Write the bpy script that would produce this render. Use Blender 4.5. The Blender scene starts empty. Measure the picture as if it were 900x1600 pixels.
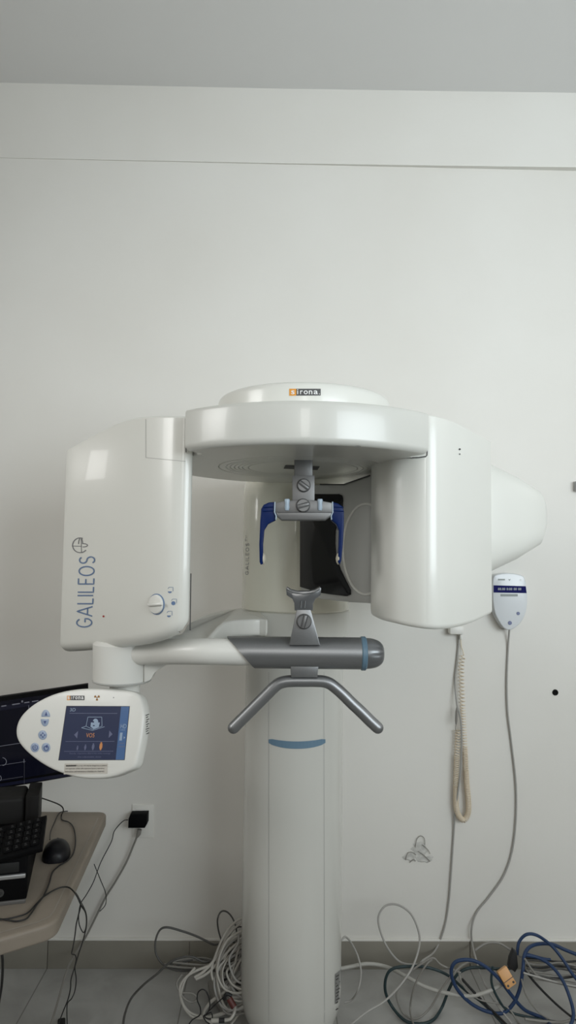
import bpy, bmesh, math, random
from mathutils import Vector, Matrix
from mathutils.bvhtree import BVHTree
random.seed(7)
SC = bpy.context.scene
COL = SC.collection
PI = math.pi

# ------------------------------------------------------------------ camera
F = 1600 * 24 / 36.0
CAMH = 1.40
cam_d = bpy.data.cameras.new('camera'); cam = bpy.data.objects.new('camera', cam_d); COL.objects.link(cam)
cam_d.sensor_fit = 'VERTICAL'; cam_d.sensor_height = 36; cam_d.lens = 24
cam_d.clip_start = 0.02
yaw, pitch, roll = math.radians(-1.0), math.radians(3.8), math.radians(0.7)
RM = Matrix.Rotation(yaw, 4, 'Z') @ Matrix.Rotation(PI/2 + pitch, 4, 'X') @ Matrix.Rotation(roll, 4, 'Z')
cam.matrix_world = Matrix.Translation((0, 0, CAMH)) @ RM
SC.camera = cam
CP = Vector((0, 0, CAMH))
R3 = RM.to_3x3()

def ray(px, py):
    return (R3 @ Vector(((px-450)/F, (800-py)/F, -1))).normalized()
def P(px, py, Y):                       # point on the vertical plane at Y
    d = ray(px, py); return CP + d * (Y / d.y)
def PZ(px, py, z):                      # point on the horizontal plane at z
    d = ray(px, py); return CP + d * ((z-CAMH)/d.z)
def PN(px, py, p0, n):
    d = ray(px, py); return CP + d * ((p0-CP).dot(n) / d.dot(n))
def Pf(px, py, Y, r=.006):              # at Y, but never below the floor
    p = P(px, py, Y)
    if p.z < r: p = PZ(px, py, r)
    return p

# ------------------------------------------------------------------ materials
def mat(name, col, rough=.5, metal=0., coat=0., noise=0., nscale=8., bump=0., bscale=60., emit=0., alpha=1., spec=.5, trans=0.):
    m = bpy.data.materials.new(name); m.use_nodes = True
    nt = m.node_tree; b = nt.nodes['Principled BSDF']
    c = (*col, 1) if len(col) == 3 else col
    b.inputs['Base Color'].default_value = c
    b.inputs['Roughness'].default_value = rough
    b.inputs['Metallic'].default_value = metal
    b.inputs['Coat Weight'].default_value = coat
    b.inputs['Coat Roughness'].default_value = .04
    b.inputs['Specular IOR Level'].default_value = spec
    b.inputs['Transmission Weight'].default_value = trans
    tc = nt.nodes.new('ShaderNodeTexCoord')
    if noise > 0:
        n = nt.nodes.new('ShaderNodeTexNoise'); n.inputs['Scale'].default_value = nscale; n.inputs['Detail'].default_value = 5
        nt.links.new(tc.outputs['Object'], n.inputs['Vector'])
        mx = nt.nodes.new('ShaderNodeMix'); mx.data_type = 'RGBA'
        mx.inputs[6].default_value = tuple(max(0, x*(1-noise)) for x in c[:3]) + (1,)
        mx.inputs[7].default_value = tuple(min(1, x*(1+noise)) for x in c[:3]) + (1,)
        nt.links.new(n.outputs['Fac'], mx.inputs[0]); nt.links.new(mx.outputs[2], b.inputs['Base Color'])
    if bump > 0:
        n2 = nt.nodes.new('ShaderNodeTexNoise'); n2.inputs['Scale'].default_value = bscale; n2.inputs['Detail'].default_value = 4
        nt.links.new(tc.outputs['Object'], n2.inputs['Vector'])
        bp = nt.nodes.new('ShaderNodeBump'); bp.inputs['Strength'].default_value = bump; bp.inputs['Distance'].default_value = .002
        nt.links.new(n2.outputs['Fac'], bp.inputs['Height']); nt.links.new(bp.outputs[0], b.inputs['Normal'])
    if emit > 0:
        b.inputs['Emission Color'].default_value = c; b.inputs['Emission Strength'].default_value = emit
    return m

WHITE = mat('white_enamel', (.71, .71, .665), .28, coat=.2, noise=.015, nscale=3)
WHITE2 = mat('white_plastic', (.70, .695, .655), .35, coat=.15, noise=.015, nscale=4)
CREAM = mat('aged_white_plastic', (.84, .82, .71), .2, coat=.5, noise=.02, nscale=4)
GREYP = mat('pale_grey_plastic', (.50, .50, .48), .3, coat=.2)
SEAM = mat('seam_dark', (.06, .06, .06), .7)
SEAML = mat('seam_light', (.42, .42, .40), .6)
METAL = mat('grey_metallic_paint', (.24, .245, .25), .38, metal=.75, noise=.06, nscale=300)
METALL = mat('brushed_aluminium', (.17, .17, .17), .4, metal=.5, noise=.05, nscale=200)
DGREY = mat('smoky_grey_plastic', (.085, .088, .092), .25, coat=.4)
CAPG = mat('dark_cap_grey', (.16, .165, .17), .3, metal=.5)
BLUEG = mat('blue_grey_ring', (.10, .17, .23), .4)
STRIPE = mat('slate_blue_stripe', (.125, .21, .29), .45)
NAVY = mat('royal_blue_plastic', (.002, .014, .082), .35, spec=.15)
BLACKG = mat('black_glass', (.008, .008, .009), .08, spec=.3)
BLACKP = mat('black_plastic', (.003, .003, .0035), .6, noise=.2, nscale=40, spec=.08)
BLACKM = mat('matte_black', (.012, .012, .013), .6)
DARKP = mat('charcoal_plastic', (.016, .0155, .015), .5, spec=.12)
LETTER = mat('blue_grey_lettering', (.12, .19, .33), .4)
LETG = mat('grey_lettering', (.16, .16, .17), .5)
ORANGE = mat('badge_orange', (.70, .30, .04), .5)
BADGE = mat('badge_grey', (.06, .06, .06), .5)
WLET = mat('white_lettering', (.8, .8, .8), .5)
RED = mat('red_dot', (.35, .02, .02), .4)
BTN = mat('pale_blue_button', (.30, .37, .50), .4)
BTND = mat('button_symbol_blue', (.04, .07, .22), .5)
PAD = mat('beige_pad', (.50, .47, .38), .5)
PIN = mat('frosted_blue_pin', (.34, .42, .50), .3)
STICK = mat('sticker_cream', (.52, .49, .44), .6)
STICKG = mat('sticker_grey', (.22, .22, .21), .6, noise=.2, nscale=120)
INK = mat('print_ink', (.05, .045, .04), .6)
SCR = mat('display_navy', (.022, .028, .06), .12, emit=.35)
SCRB = mat('display_blue', (.045, .09, .19), .15, emit=.45)
SCRL = mat('display_line', (.07, .08, .14), .3, emit=.35)
SCRT = mat('display_text', (.18, .24, .32), .3, emit=.35)
SCRO = mat('display_orange', (.36, .15, .05), .3, emit=.4)
SCRK = mat('monitor_display', (.004, .0045, .010), .15, emit=.3)
SCRK2 = mat('monitor_bar', (.008, .009, .020), .2, emit=.3)
CAB_W = mat('cable_white', (.42, .40, .36), .45)
CAB_G = mat('cable_grey', (.22, .21, .19), .5)
CAB_M = mat('cable_mid_grey', (.34, .33, .31), .5)
CAB_D = mat('cable_dark_grey', (.075, .073, .068), .5)
CAB_K = mat('cable_black', (.010, .010, .010), .5)
CAB_B = mat('cable_blue', (.018, .040, .10), .45, spec=.3)
CAB_T = mat('cable_dark_teal', (.012, .030, .034), .45)
COIL = mat('cable_beige', (.70, .60, .46), .5)
CONN = mat('connector_orange', (.62, .33, .13), .45)
DESKM = mat('desk_grey_laminate', (.235, .20, .16), .55, noise=.16, nscale=14, bump=.15, bscale=30)
PLASTER = mat('exposed_plaster', (.36, .34, .31), .9, noise=.3, nscale=60, bump=.6, bscale=90)
PLUG = mat('outlet_plate_white', (.76, .745, .70), .4)

# ------------------------------------------------------------------ mesh helpers
class MB:
    def __init__(s): s.v = []; s.f = []; s.m = []
    def add(s, vs, fs, mi=0):
        o = len(s.v); s.v += [Vector(v) for v in vs]
        for f in fs: s.f.append([i+o for i in f]); s.m.append(mi)
    def grid(s, rows, closed_u=False, closed_v=False, mi=0):
        n = len(rows); k = len(rows[0]); vs = [p for r in rows for p in r]; fs = []
        for i in range(n if closed_v else n-1):
            for j in range(k if closed_u else k-1):
                a = i*k+j; b = i*k+(j+1) % k; i2 = (i+1) % n
                fs.append([a, b, i2*k+(j+1) % k, i2*k+j])
        s.add(vs, fs, mi)
    def tube(s, path, r, seg=10, caps=True, mi=0, round_end=False):
        path = [Vector(p) for p in path]; n = len(path)
        rs = r if isinstance(r, (list, tuple)) else [r]*n
        if round_end and not isinstance(r, (list, tuple)):
            t0 = (path[0]-path[1]).normalized(); t1 = (path[-1]-path[-2]).normalized()
            pre = [path[0]+t0*r*math.sin(a) for a in (1.5, 1.2, .8, .4)]; post = [path[-1]+t1*r*math.sin(a) for a in (.4, .8, 1.2, 1.5)]
            rs = [r*math.cos(a) for a in (1.5, 1.2, .8, .4)] + rs + [r*math.cos(a) for a in (.4, .8, 1.2, 1.5)]
            path = pre+path+post; n = len(path)
        t = (path[1]-path[0]).normalized()
        u = t.orthogonal().normalized(); rows = []
        for i in range(n):
            t2 = (path[min(i+1, n-1)]-path[max(i-1, 0)])
            if t2.length > 1e-9: t2.normalize()
            else: t2 = t
            q = t.rotation_difference(t2); u = q @ u; u = (u - t2*u.dot(t2)).normalized(); t = t2
            w = t.cross(u)
            rows.append([path[i]+(u*math.cos(2*PI*j/seg)+w*math.sin(2*PI*j/seg))*rs[i] for j in range(seg)])
        o = len(s.v)
        s.grid(rows, closed_u=True, mi=mi)
        if caps:
            s.f.append([o+j for j in reversed(range(seg))]); s.m.append(mi)
            s.f.append([o+(n-1)*seg+j for j in range(seg)]); s.m.append(mi)
    def revolve(s, prof, cx, cy, seg=96, mi=0, cap=True, a0=0, a1=2*PI):
        rows = []
        for (r, z) in prof:
            rows.append([Vector((cx+r*math.cos(a0+(a1-a0)*j/seg), cy+r*math.sin(a0+(a1-a0)*j/seg), z)) for j in range(seg)])
        o = len(s.v); s.grid(rows, closed_u=True, mi=mi)
        if cap:
            n = len(prof)
            s.f.append([o+j for j in reversed(range(seg))]); s.m.append(mi)
            s.f.append([o+(n-1)*seg+j for j in range(seg)]); s.m.append(mi)
    def lathe(s, c, axis, prof, seg=32, mi=0, up=None):   # prof (r, h) along the axis
        axis = Vector(axis).normalized(); u = axis.orthogonal().normalized(); w = axis.cross(u)
        rows = [[Vector(c)+axis*h+(u*math.cos(2*PI*j/seg)+w*math.sin(2*PI*j/seg))*r for j in range(seg)] for r, h in prof]
        o = len(s.v); s.grid(rows, closed_u=True, mi=mi); n = len(prof)
        s.f.append([o+j for j in reversed(range(seg))]); s.m.append(mi)
        s.f.append([o+(n-1)*seg+j for j in range(seg)]); s.m.append(mi)
    def box(s, c, size, rot=None, bev=.002, mi=0, seg=2):
        bm = bmesh.new(); bmesh.ops.create_cube(bm, size=1)
        for v in bm.verts: v.co = Vector((v.co.x*size[0], v.co.y*size[1], v.co.z*size[2]))
        if bev > 0: bmesh.ops.bevel(bm, geom=bm.edges[:], offset=min(bev, min(size)*.45), segments=seg, profile=.5, affect='EDGES')
        bm.verts.index_update()
        R = rot if rot is not None else Matrix.Identity(3)
        s.add([Vector(c)+R @ v.co for v in bm.verts], [[v.index for v in f.verts] for f in bm.faces], mi); bm.free()
    def slab(s, outline, off, bev=0., mi=0, seg=2):       # outline (3D points) extruded by vector off, bevelled all round
        bm = bmesh.new(); n = len(outline)
        a = [bm.verts.new(p) for p in outline]; b = [bm.verts.new(Vector(p)+off) for p in outline]
        bm.faces.new(a); bm.faces.new(list(reversed(b)))
        for i in range(n): bm.faces.new([a[i], b[i], b[(i+1) % n], a[(i+1) % n]])
        bmesh.ops.recalc_face_normals(bm, faces=bm.faces[:])
        if bev > 0:
            es = [e for e in bm.edges if (e.verts[0] in a) == (e.verts[1] in a)]
            bmesh.ops.bevel(bm, geom=es, offset=bev, segments=seg, profile=.5, affect='EDGES', clamp_overlap=True)
        bm.verts.index_update()
        s.add([v.co.copy() for v in bm.verts], [[v.index for v in f.verts] for f in bm.faces], mi); bm.free()
    def shell(s, plan, rt, rb, nseg=5, mi=0):             # plan points (x, y, ztop, zbot); filleted top and bottom
        n = len(plan); P2 = [Vector((p[0], p[1])) for p in plan]
        area = sum(P2[i].x*P2[(i+1) % n].y-P2[(i+1) % n].x*P2[i].y for i in range(n))
        sg = 1 if area > 0 else -1; nn = []
        for i in range(n):
            t = (P2[(i+1) % n]-P2[i-1]); t = t.normalized() if t.length > 1e-9 else Vector((1, 0))
            nn.append(Vector((-t.y, t.x))*sg)
        rows = []
        for k in range(nseg+1):
            a = PI/2*k/nseg; ins = rt*(1-math.sin(a)); dz = rt*(1-math.cos(a))
            rows.append([Vector((P2[i].x+nn[i].x*ins, P2[i].y+nn[i].y*ins, plan[i][2]-dz)) for i in range(n)])
        for t in (.25, .5, .75):
            rows.append([Vector((P2[i].x, P2[i].y, (plan[i][2]-rt)*(1-t)+(plan[i][3]+rb)*t)) for i in range(n)])
        for k in range(nseg+1):
            a = PI/2*k/nseg; ins = rb*(1-math.cos(a)); dz = rb*(1-math.sin(a))
            rows.append([Vector((P2[i].x+nn[i].x*ins, P2[i].y+nn[i].y*ins, plan[i][3]+dz)) for i in range(n)])
        o = len(s.v); s.grid(rows, closed_u=True, mi=mi); m = len(rows)
        s.f.append([o+j for j in range(n)]); s.m.append(mi)
        s.f.append([o+(m-1)*n+j for j in range(n)]); s.m.append(mi)
    def build(s, name, mats, parent=None, smooth=35, recalc=True):
        if not isinstance(mats, (list, tuple)): mats = [mats]
        c = Vector((0, 0, 0))
        if s.v:
            lo = Vector([min(v[i] for v in s.v) for i in range(3)]); hi = Vector([max(v[i] for v in s.v) for i in range(3)])
            c = (lo+hi)/2
            if parent is None: c.z = lo.z
        me = bpy.data.meshes.new(name)
        me.from_pydata([tuple(v-c) for v in s.v], [], s.f)
        for m in mats: me.materials.append(m)
        for p, mi in zip(me.polygons, s.m): p.material_index = mi
        if recalc:
            bm = bmesh.new(); bm.from_mesh(me); bmesh.ops.recalc_face_normals(bm, faces=bm.faces[:]); bm.to_mesh(me); bm.free()
        if smooth:
            me.polygons.foreach_set('use_smooth', [True]*len(me.polygons)); me.set_sharp_from_angle(angle=math.radians(smooth))
        me.update()
        o = bpy.data.objects.new(name, me); COL.objects.link(o)
        o['_w'] = tuple(c)
        if parent is not None:
            o.parent = parent; o.location = c-Vector(parent['_w'])
        else: o.location = c
        return o

def tag(o, label=None, cat=None, group=None, kind=None):
    if label: o['label'] = label
    if cat: o['category'] = cat
    if group: o['group'] = group
    if kind: o['kind'] = kind
    return o
def empty(name, loc, label, cat, group=None):
    o = bpy.data.objects.new(name, None); COL.objects.link(o); o.location = loc; o['_w'] = tuple(loc); o.empty_display_size = .1
    return tag(o, label, cat, group)

def bvh(o):
    w = Vector(o['_w']); me = o.data
    return BVHTree.FromPolygons([v.co+w for v in me.vertices], [list(p.vertices) for p in me.polygons])
def hit(b, px, py, off=.0006):
    d = ray(px, py); l, n, i, dist = b.ray_cast(CP, d)
    if l is None: return None, None
    if n.dot(d) > 0: n = -n
    return l+n*off, n

def catmull(pts, k=8, closed=False):
    pts = [Vector(p) for p in pts]; n = len(pts); out = []
    rng = range(n) if closed else range(n-1)
    for i in rng:
        if closed: p0, p1, p2, p3 = pts[i-1], pts[i], pts[(i+1) % n], pts[(i+2) % n]
        else: p0, p1, p2, p3 = pts[max(i-1, 0)], pts[i], pts[i+1], pts[min(i+2, n-1)]
        for j in range(k):
            t = j/k
            out.append(.5*((2*p1)+(p2-p0)*t+(2*p0-5*p1+4*p2-p3)*t*t+(3*p1-p0-3*p2+p3)*t**3))
    if not closed: out.append(pts[-1])
    return out

def roundpoly(pts, rads, k=5):
    out = []; n = len(pts); dim = len(pts[0])
    for i in range(n):
        p = Vector(pts[i]); r = rads[i]
        if r <= 0: out.append(p); continue
        a = Vector(pts[i-1]); b = Vector(pts[(i+1) % n])
        da = (a-p); db = (b-p)
        ra = min(r, da.length*.49)/max(da.length, 1e-9); rb_ = min(r, db.length*.49)/max(db.length, 1e-9)
        A = p+da*ra; B = p+db*rb_
        for j in range(k+1):
            t = j/k; out.append(A*(1-t)**2+p*2*t*(1-t)+B*t*t)
    return out

# 2D shapes in photograph pixels, later laid onto a real surface
def ribbon(pts, w, closed=False):
    pts = [Vector((p[0], p[1])) for p in pts]; n = len(pts); L = []; R = []
    for i in range(n):
        if closed: t = pts[(i+1) % n]-pts[i-1]
        else: t = pts[min(i+1, n-1)]-pts[max(i-1, 0)]
        t = t.normalized() if t.length > 1e-9 else Vector((1, 0)); nn = Vector((-t.y, t.x))*w/2
        L.append(pts[i]+nn); R.append(pts[i]-nn)
    vs = L+R; fs = [[i, i+1, n+i+1, n+i] for i in range(n-1)]
    if closed: fs.append([n-1, 0, n, 2*n-1])
    return vs, fs
def subline(pts, step=3):
    out = []
    for a, b in zip(pts[:-1], pts[1:]):
        a = Vector(a[:2]); b = Vector(b[:2]); k = max(1, int((b-a).length/step))
        for j in range(k): out.append(a+(b-a)*j/k)
    out.append(Vector(pts[-1][:2])); return out
def disc2(cx, cy, rx, ry=None, k=20):
    ry = ry or rx
    return [(cx+rx*math.cos(2*PI*j/k), cy+ry*math.sin(2*PI*j/k)) for j in range(k)], [list(range(k))]
def quad2(x0, y0, x1, y1): return [(x0, y0), (x1, y0), (x1, y1), (x0, y1)], [[0, 1, 2, 3]]
def gridquad(c, nu, nv):                                   # c: four corners tl tr br bl
    tl, tr, br, bl = [Vector(q) for q in c]; vs = []; fs = []
    for j in range(nv+1):
        for i in range(nu+1):
            u, v = i/nu, j/nv; vs.append((tl*(1-u)+tr*u)*(1-v)+(bl*(1-u)+br*u)*v)
    for j in range(nv):
        for i in range(nu): a = j*(nu+1)+i; fs.append([a, a+1, a+nu+2, a+nu+1])
    return vs, fs
_tc = {}
def text2(s, box, bold=0.):                                # outline lettering fitted to four corners tl tr br bl
    if (s, bold) not in _tc:
        cu = bpy.data.curves.new('t', 'FONT'); cu.body = s; cu.size = 1; cu.resolution_u = 3; cu.offset = bold
        o = bpy.data.objects.new('t', cu); COL.objects.link(o)
        dg = bpy.context.evaluated_depsgraph_get(); me = o.evaluated_get(dg).to_mesh()
        vs = [(v.co.x, v.co.y) for v in me.vertices]; fs = [list(p.vertices) for p in me.polygons]
        o.evaluated_get(dg).to_mesh_clear(); bpy.data.objects.remove(o); bpy.data.curves.remove(cu)
        x0 = min(v[0] for v in vs); x1 = max(v[0] for v in vs); y0 = min(v[1] for v in vs); y1 = max(v[1] for v in vs)
        _tc[(s, bold)] = ([((v[0]-x0)/(x1-x0), (v[1]-y0)/(y1-y0)) for v in vs], fs)
    vs, fs = _tc[(s, bold)]; tl, tr, br, bl = [Vector(c) for c in box]
    return [((tl*(1-u)+tr*u)*v+(bl*(1-u)+br*u)*(1-v)) for u, v in vs], fs
def rect(x0, y0, x1, y1): return [(x0, y0), (x1, y0), (x1, y1), (x0, y1)]
def lay(mb, shape, surf, off=.0006, mi=0):                 # surf(px, py, off) -> 3D point on the object's surface
    vs, fs = shape; out = []
    for v in vs:
        out.append(surf(v[0], v[1], off))
    fs = [f for f in fs if all(out[i] is not None for i in f)]
    if not fs: return
    used = sorted({i for f in fs for i in f}); ix = {a: b_ for b_, a in enumerate(used)}
    mb.add([out[i] for i in used], [[ix[i] for i in f] for f in fs], mi)
def on(o):
    b = bvh(o)
    return lambda x, y, off=.0006: hit(b, x, y, off)[0]
def onplane(p0, n):
    n = n.normalized(); p0 = Vector(p0)
    if n.dot(CP-p0) < 0: n = -n
    return lambda x, y, off=.0006: PN(x, y, p0+n*off, n)

def arc(cx, cy, rx, ry, a0, a1, k=10):
    return [(cx+rx*math.cos(math.radians(a0+(a1-a0)*j/k)), cy+ry*math.sin(math.radians(a0+(a1-a0)*j/k))) for j in range(k+1)]
GL = {   # stroke lettering: width, polylines (y up, cap height 1)
 'G': (.62, [arc(.34, .5, .30, .46, 40, 330, 18)+[(.62, .46), (.36, .46)]]),
 'A': (.66, [[(0, .03), (.33, .98), (.66, .03)], [(.11, .33), (.55, .33)]]),
 'L': (.40, [[(.03, .98), (.03, .03), (.40, .03)]]),
 'I': (.06, [[(.03, .98), (.03, .03)]]),
 'E': (.42, [[(.42, .97), (.03, .97), (.03, .03), (.42, .03)], [(.03, .52), (.38, .52)]]),
 'O': (.68, [arc(.34, .5, .31, .46, 90, 450, 22)]),
 'S': (.50, [arc(.25, .735, .21, .225, 30, 180, 8)+arc(.25, .735, .21, .225, 180, 255, 4)[1:]+arc(.25, .275, .22, .235, 75, -150, 12)]),
}
def strokes(word, x_base0, x_base1, y0, y1, cap, w, gap=.2):
    tot = sum(GL[c][0] for c in word)+gap*(len(word)-1); u = 0; out = []
    for c in word:
        wd, pls = GL[c]
        for pl in pls:
            q = []
            for (a, b) in pl:
                t = (u+a)/tot; q.append((x_base0+(x_base1-x_base0)*t-b*cap, y0+(y1-y0)*t))
            out.append(ribbon(subline(q, 2), w))
        u += wd+gap
    return out

# ------------------------------------------------------------------ room
WY = 2.435
wallm = bpy.data.materials.new('painted_plaster'); wallm.use_nodes = True
nt = wallm.node_tree; b = nt.nodes['Principled BSDF']; b.inputs['Roughness'].default_value = .55; b.inputs['Specular IOR Level'].default_value = .35
tc = nt.nodes.new('ShaderNodeTexCoord'); n1 = nt.nodes.new('ShaderNodeTexNoise'); n1.inputs['Scale'].default_value = 1.6; n1.inputs['Detail'].default_value = 6
nt.links.new(tc.outputs['Object'], n1.inputs['Vector'])
r1 = nt.nodes.new('ShaderNodeValToRGB'); r1.color_ramp.elements[0].position = .3; r1.color_ramp.elements[0].color = (.70, .68, .635, 1)
r1.color_ramp.elements[1].position = .7; r1.color_ramp.elements[1].color = (.74, .725, .685, 1)
nt.links.new(n1.outputs['Fac'], r1.inputs[0]); nt.links.new(r1.outputs[0], b.inputs['Base Color'])
n2 = nt.nodes.new('ShaderNodeTexNoise'); n2.inputs['Scale'].default_value = 9; n2.inputs['Detail'].default_value = 8; n2.inputs['Roughness'].default_value = .6
nt.links.new(tc.outputs['Object'], n2.inputs['Vector'])
bp = nt.nodes.new('ShaderNodeBump'); bp.inputs['Strength'].default_value = .25; bp.inputs['Distance'].default_value = .004
nt.links.new(n2.outputs['Fac'], bp.inputs['Height']); nt.links.new(bp.outputs[0], b.inputs['Normal'])
ceilm = mat('ceiling_paint', (.78, .775, .765), .8, noise=.02, nscale=2)

floorm = bpy.data.materials.new('pale_stone_tiles'); floorm.use_nodes = True
nt = floorm.node_tree; b = nt.nodes['Principled BSDF']; b.inputs['Roughness'].default_value = .3
tc = nt.nodes.new('ShaderNodeTexCoord'); n1 = nt.nodes.new('ShaderNodeTexNoise'); n1.inputs['Scale'].default_value = 4.5; n1.inputs['Detail'].default_value = 9; n1.inputs['Distortion'].default_value = 1.2
nt.links.new(tc.outputs['Object'], n1.inputs['Vector'])
r1 = nt.nodes.new('ShaderNodeValToRGB'); r1.color_ramp.elements[0].position = .3; r1.color_ramp.elements[0].color = (.28, .275, .26, 1)
r1.color_ramp.elements[1].position = .65; r1.color_ramp.elements[1].color = (.39, .385, .37, 1)
nt.links.new(n1.outputs['Fac'], r1.inputs[0])
mp = nt.nodes.new('ShaderNodeMapping'); mp.inputs['Location'].default_value = (.275, -.19, 0); nt.links.new(tc.outputs['Object'], mp.inputs[0])
br = nt.nodes.new('ShaderNodeTexBrick'); br.offset = 0; br.inputs['Scale'].default_value = 1; br.inputs['Brick Width'].default_value = .48; br.inputs['Row Height'].default_value = .48
br.inputs['Mortar Size'].default_value = .0022; br.inputs['Mortar Smooth'].default_value = .2
nt.links.new(mp.outputs[0], br.inputs['Vector'])
mx = nt.nodes.new('ShaderNodeMix'); mx.data_type = 'RGBA'; nt.links.new(br.outputs['Fac'], mx.inputs[0]); nt.links.new(r1.outputs[0], mx.inputs[6]); mx.inputs[7].default_value = (.17, .165, .15, 1)
nt.links.new(mx.outputs[2], b.inputs['Base Color'])

def struct(name, mb, m, **k):
    o = mb.build(name, m, **k); o['kind'] = 'structure'; return o
m = MB(); m.box((0, WY+.05, 1.6), (6, .1, 3.4), bev=0); struct('wall_back', m, wallm, smooth=0)
# unseen walls added to block ambient light: closed left, parapets rear and right
m = MB(); m.box((-2.95, .4, 1.6), (.1, 4.0, 3.2), bev=0); struct('unseen_wall_left', m, wallm, smooth=0)
m = MB(); m.box((0, -1.65, .72), (6, .1, 1.44), bev=0); struct('unseen_wall_front', m, mat('added_parapet_paint', (.30, .28, .24), .7, noise=.03), smooth=0)
m = MB(); m.box((2.95, .4, .6), (.1, 4.0, 1.2), bev=0); struct('unseen_wall_right', m, mat('added_parapet_paint_right', (.45, .43, .38), .7, noise=.03), smooth=0)
m = MB(); m.box((0, .425, -.05), (6, 4.15, .1), bev=0); o = struct('floor', m, floorm, smooth=0)
ZC = P(450, 141, WY).z
m = MB(); m.box((0, .425, ZC+.05), (6, 4.15, .1), bev=0); struct('ceiling', m, ceilm, smooth=0)
# the shallow beam under the ceiling: stands proud of the wall by a little more towards the right
zb = P(450, 257, WY).z
m = MB(); xs = [-3, -1.1, 0, .6, 1.2, 3]; pr = [.001, .003, .008, .016, .026, .04]
rows = [[Vector((x, WY-p, ZC)) for x, p in zip(xs, pr)], [Vector((x, WY-p, zb+.004)) for x, p in zip(xs, pr)],
        [Vector((x, WY-p+.001, zb)) for x, p in zip(xs, pr)], [Vector((x, WY+.01, zb)) for x, p in zip(xs, pr)]]
m.grid(rows); struct('trim_1', m, wallm, smooth=0)
# grey tile skirting with its joints
m = MB(); JX = [-2.88, -2.675, -2.195, -1.715, -1.235, -.755, -.275, .205, .685, 1.165, 1.645, 2.125, 2.605, 2.88]
for a, b_ in zip(JX[:-1], JX[1:]): m.box(((a+b_)/2, WY-.006, .045), (b_-a-.002, .012, .09), bev=.001)
BASE = mat('skirting_grey_stone', (.24, .225, .19), .4, noise=.12, nscale=9)
struct('baseboard_back', m, BASE)
m = MB(); m.box((0, WY-.005, .0935), (5.7, .010, .007), bev=.002); struct('trim_2', m, wallm)

# ------------------------------------------------------------------ scanner
AX, AY = .064, 1.66            # axis of the rotating ring
CX, CY = .0638, 2.15            # axis of the column
H = CAMH
root = empty('dental_scanner', (CX, CY, 0), 'tall white dental x-ray scanner on a round column in the middle of the room', 'medical scanner')

# column
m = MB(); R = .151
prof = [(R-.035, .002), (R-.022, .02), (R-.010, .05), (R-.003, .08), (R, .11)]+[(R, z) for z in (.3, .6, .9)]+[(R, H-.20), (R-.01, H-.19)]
m.revolve(prof, CX, CY, 128); column = m.build('column', mat('column_enamel_shaded', (.58, .575, .535), .25, coat=.35, noise=.015, nscale=3), root)  # white enamel with the shade on the column darkened into its colour
S = on(column); m = MB()
for x0, x1 in ((420, 420), (506, 507)):
    lay(m, ribbon(subline([(x0, 1050), (x1, 1597)], 12), 1.0), S, .0004)
m.build('cover_seam', SEAML, column, smooth=0, recalc=False)
m = MB(); top = [(420+88*t, 1153.5+6*(1-(2*t-1)**2)*.8) for t in [i/16 for i in range(17)]]
vs = []; fs = []
for i, (x, y) in enumerate(top):
    t = abs(2*i/16-1); hgt = 11.5-3.5*t**3 if 0 < i < 16 else 5.5
    yy = y+(0 if 0 < i < 16 else 1.5)
    vs += [(x, yy), (x, yy+hgt)]
fs = [[2*i, 2*i+2, 2*i+3, 2*i+1] for i in range(16)]
lay(m, (vs, fs), S, .0015); so = m.build('accent_stripe', STRIPE, column, smooth=0, recalc=False); so['label'] = 'slate blue curved stripe'
m = MB(); lay(m, gridquad([(523, 1522), (536, 1512), (536, 1577), (523, 1592)], 4, 3), S, .0008, 0)
for i in range(12):
    y = 1526+i*5.2; lay(m, ribbon([(524.5, y), (524.5+3+random.random()*5, y-3)], 1.6), S, .0012, 1)
so = m.build('rating_label', [STICKG, INK], column, smooth=0, recalc=False); so['label'] = 'grey rating label with lines of small print'

# carriage ledge round the column and its support arm to the left
ZL = P(463, 958, CY-.17).z
m = MB(); m.revolve([(.10, ZL-.09), (R+.001, ZL-.085), (.166, ZL-.075), (.169, ZL-.06), (.169, ZL-.004), (.166, ZL), (.12, ZL)], CX, CY, 96)
carriage = m.build('carriage', WHITE, root)
# arm: swept plan from column to junction at the left
pl = [PZ(418, 965, ZL), PZ(400, 966, ZL), PZ(360, 969, ZL), PZ(312, 982, ZL), P(262, 985, 1.60), P(190, 985, 1.60), P(150, 990, 1.64)]
bk = [P(140, 985, 1.74), P(200, 985, 1.80), PZ(270, 976, ZL), PZ(298, 970, ZL), PZ(330, 956.5, ZL), P(390, 955, 2.2)]
poly = [(p.x, p.y) for p in pl+bk]
poly = [(q.x, q.y, ZL-.002-max(0, (1.68-q.y))*.30, ZL-.048-max(0, (1.68-q.y))*.2) for q in catmull([Vector((a, b_, 0)) for a, b_ in poly], 5, True)]
m = MB(); m.shell(poly, .006, .012); arm = m.build('support_arm', WHITE2, root)
S = on(arm)
# tube along the front, white part then grey sleeve
TY = 1.50; tz = P(470, 1020, TY).z
a = P(190, 1021, 1.655); b_ = P(400, 1020, TY); b_.z = tz; b3 = P(330, 1020, TY+.005); b3.z = tz
m = MB()
m.tube(catmull([a, P(238, 1019, 1.60), P(285, 1018, 1.535), b3, b_], 8), .0285, 40, round_end=True); m.build('arm_tube', WHITE2, root)
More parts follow.
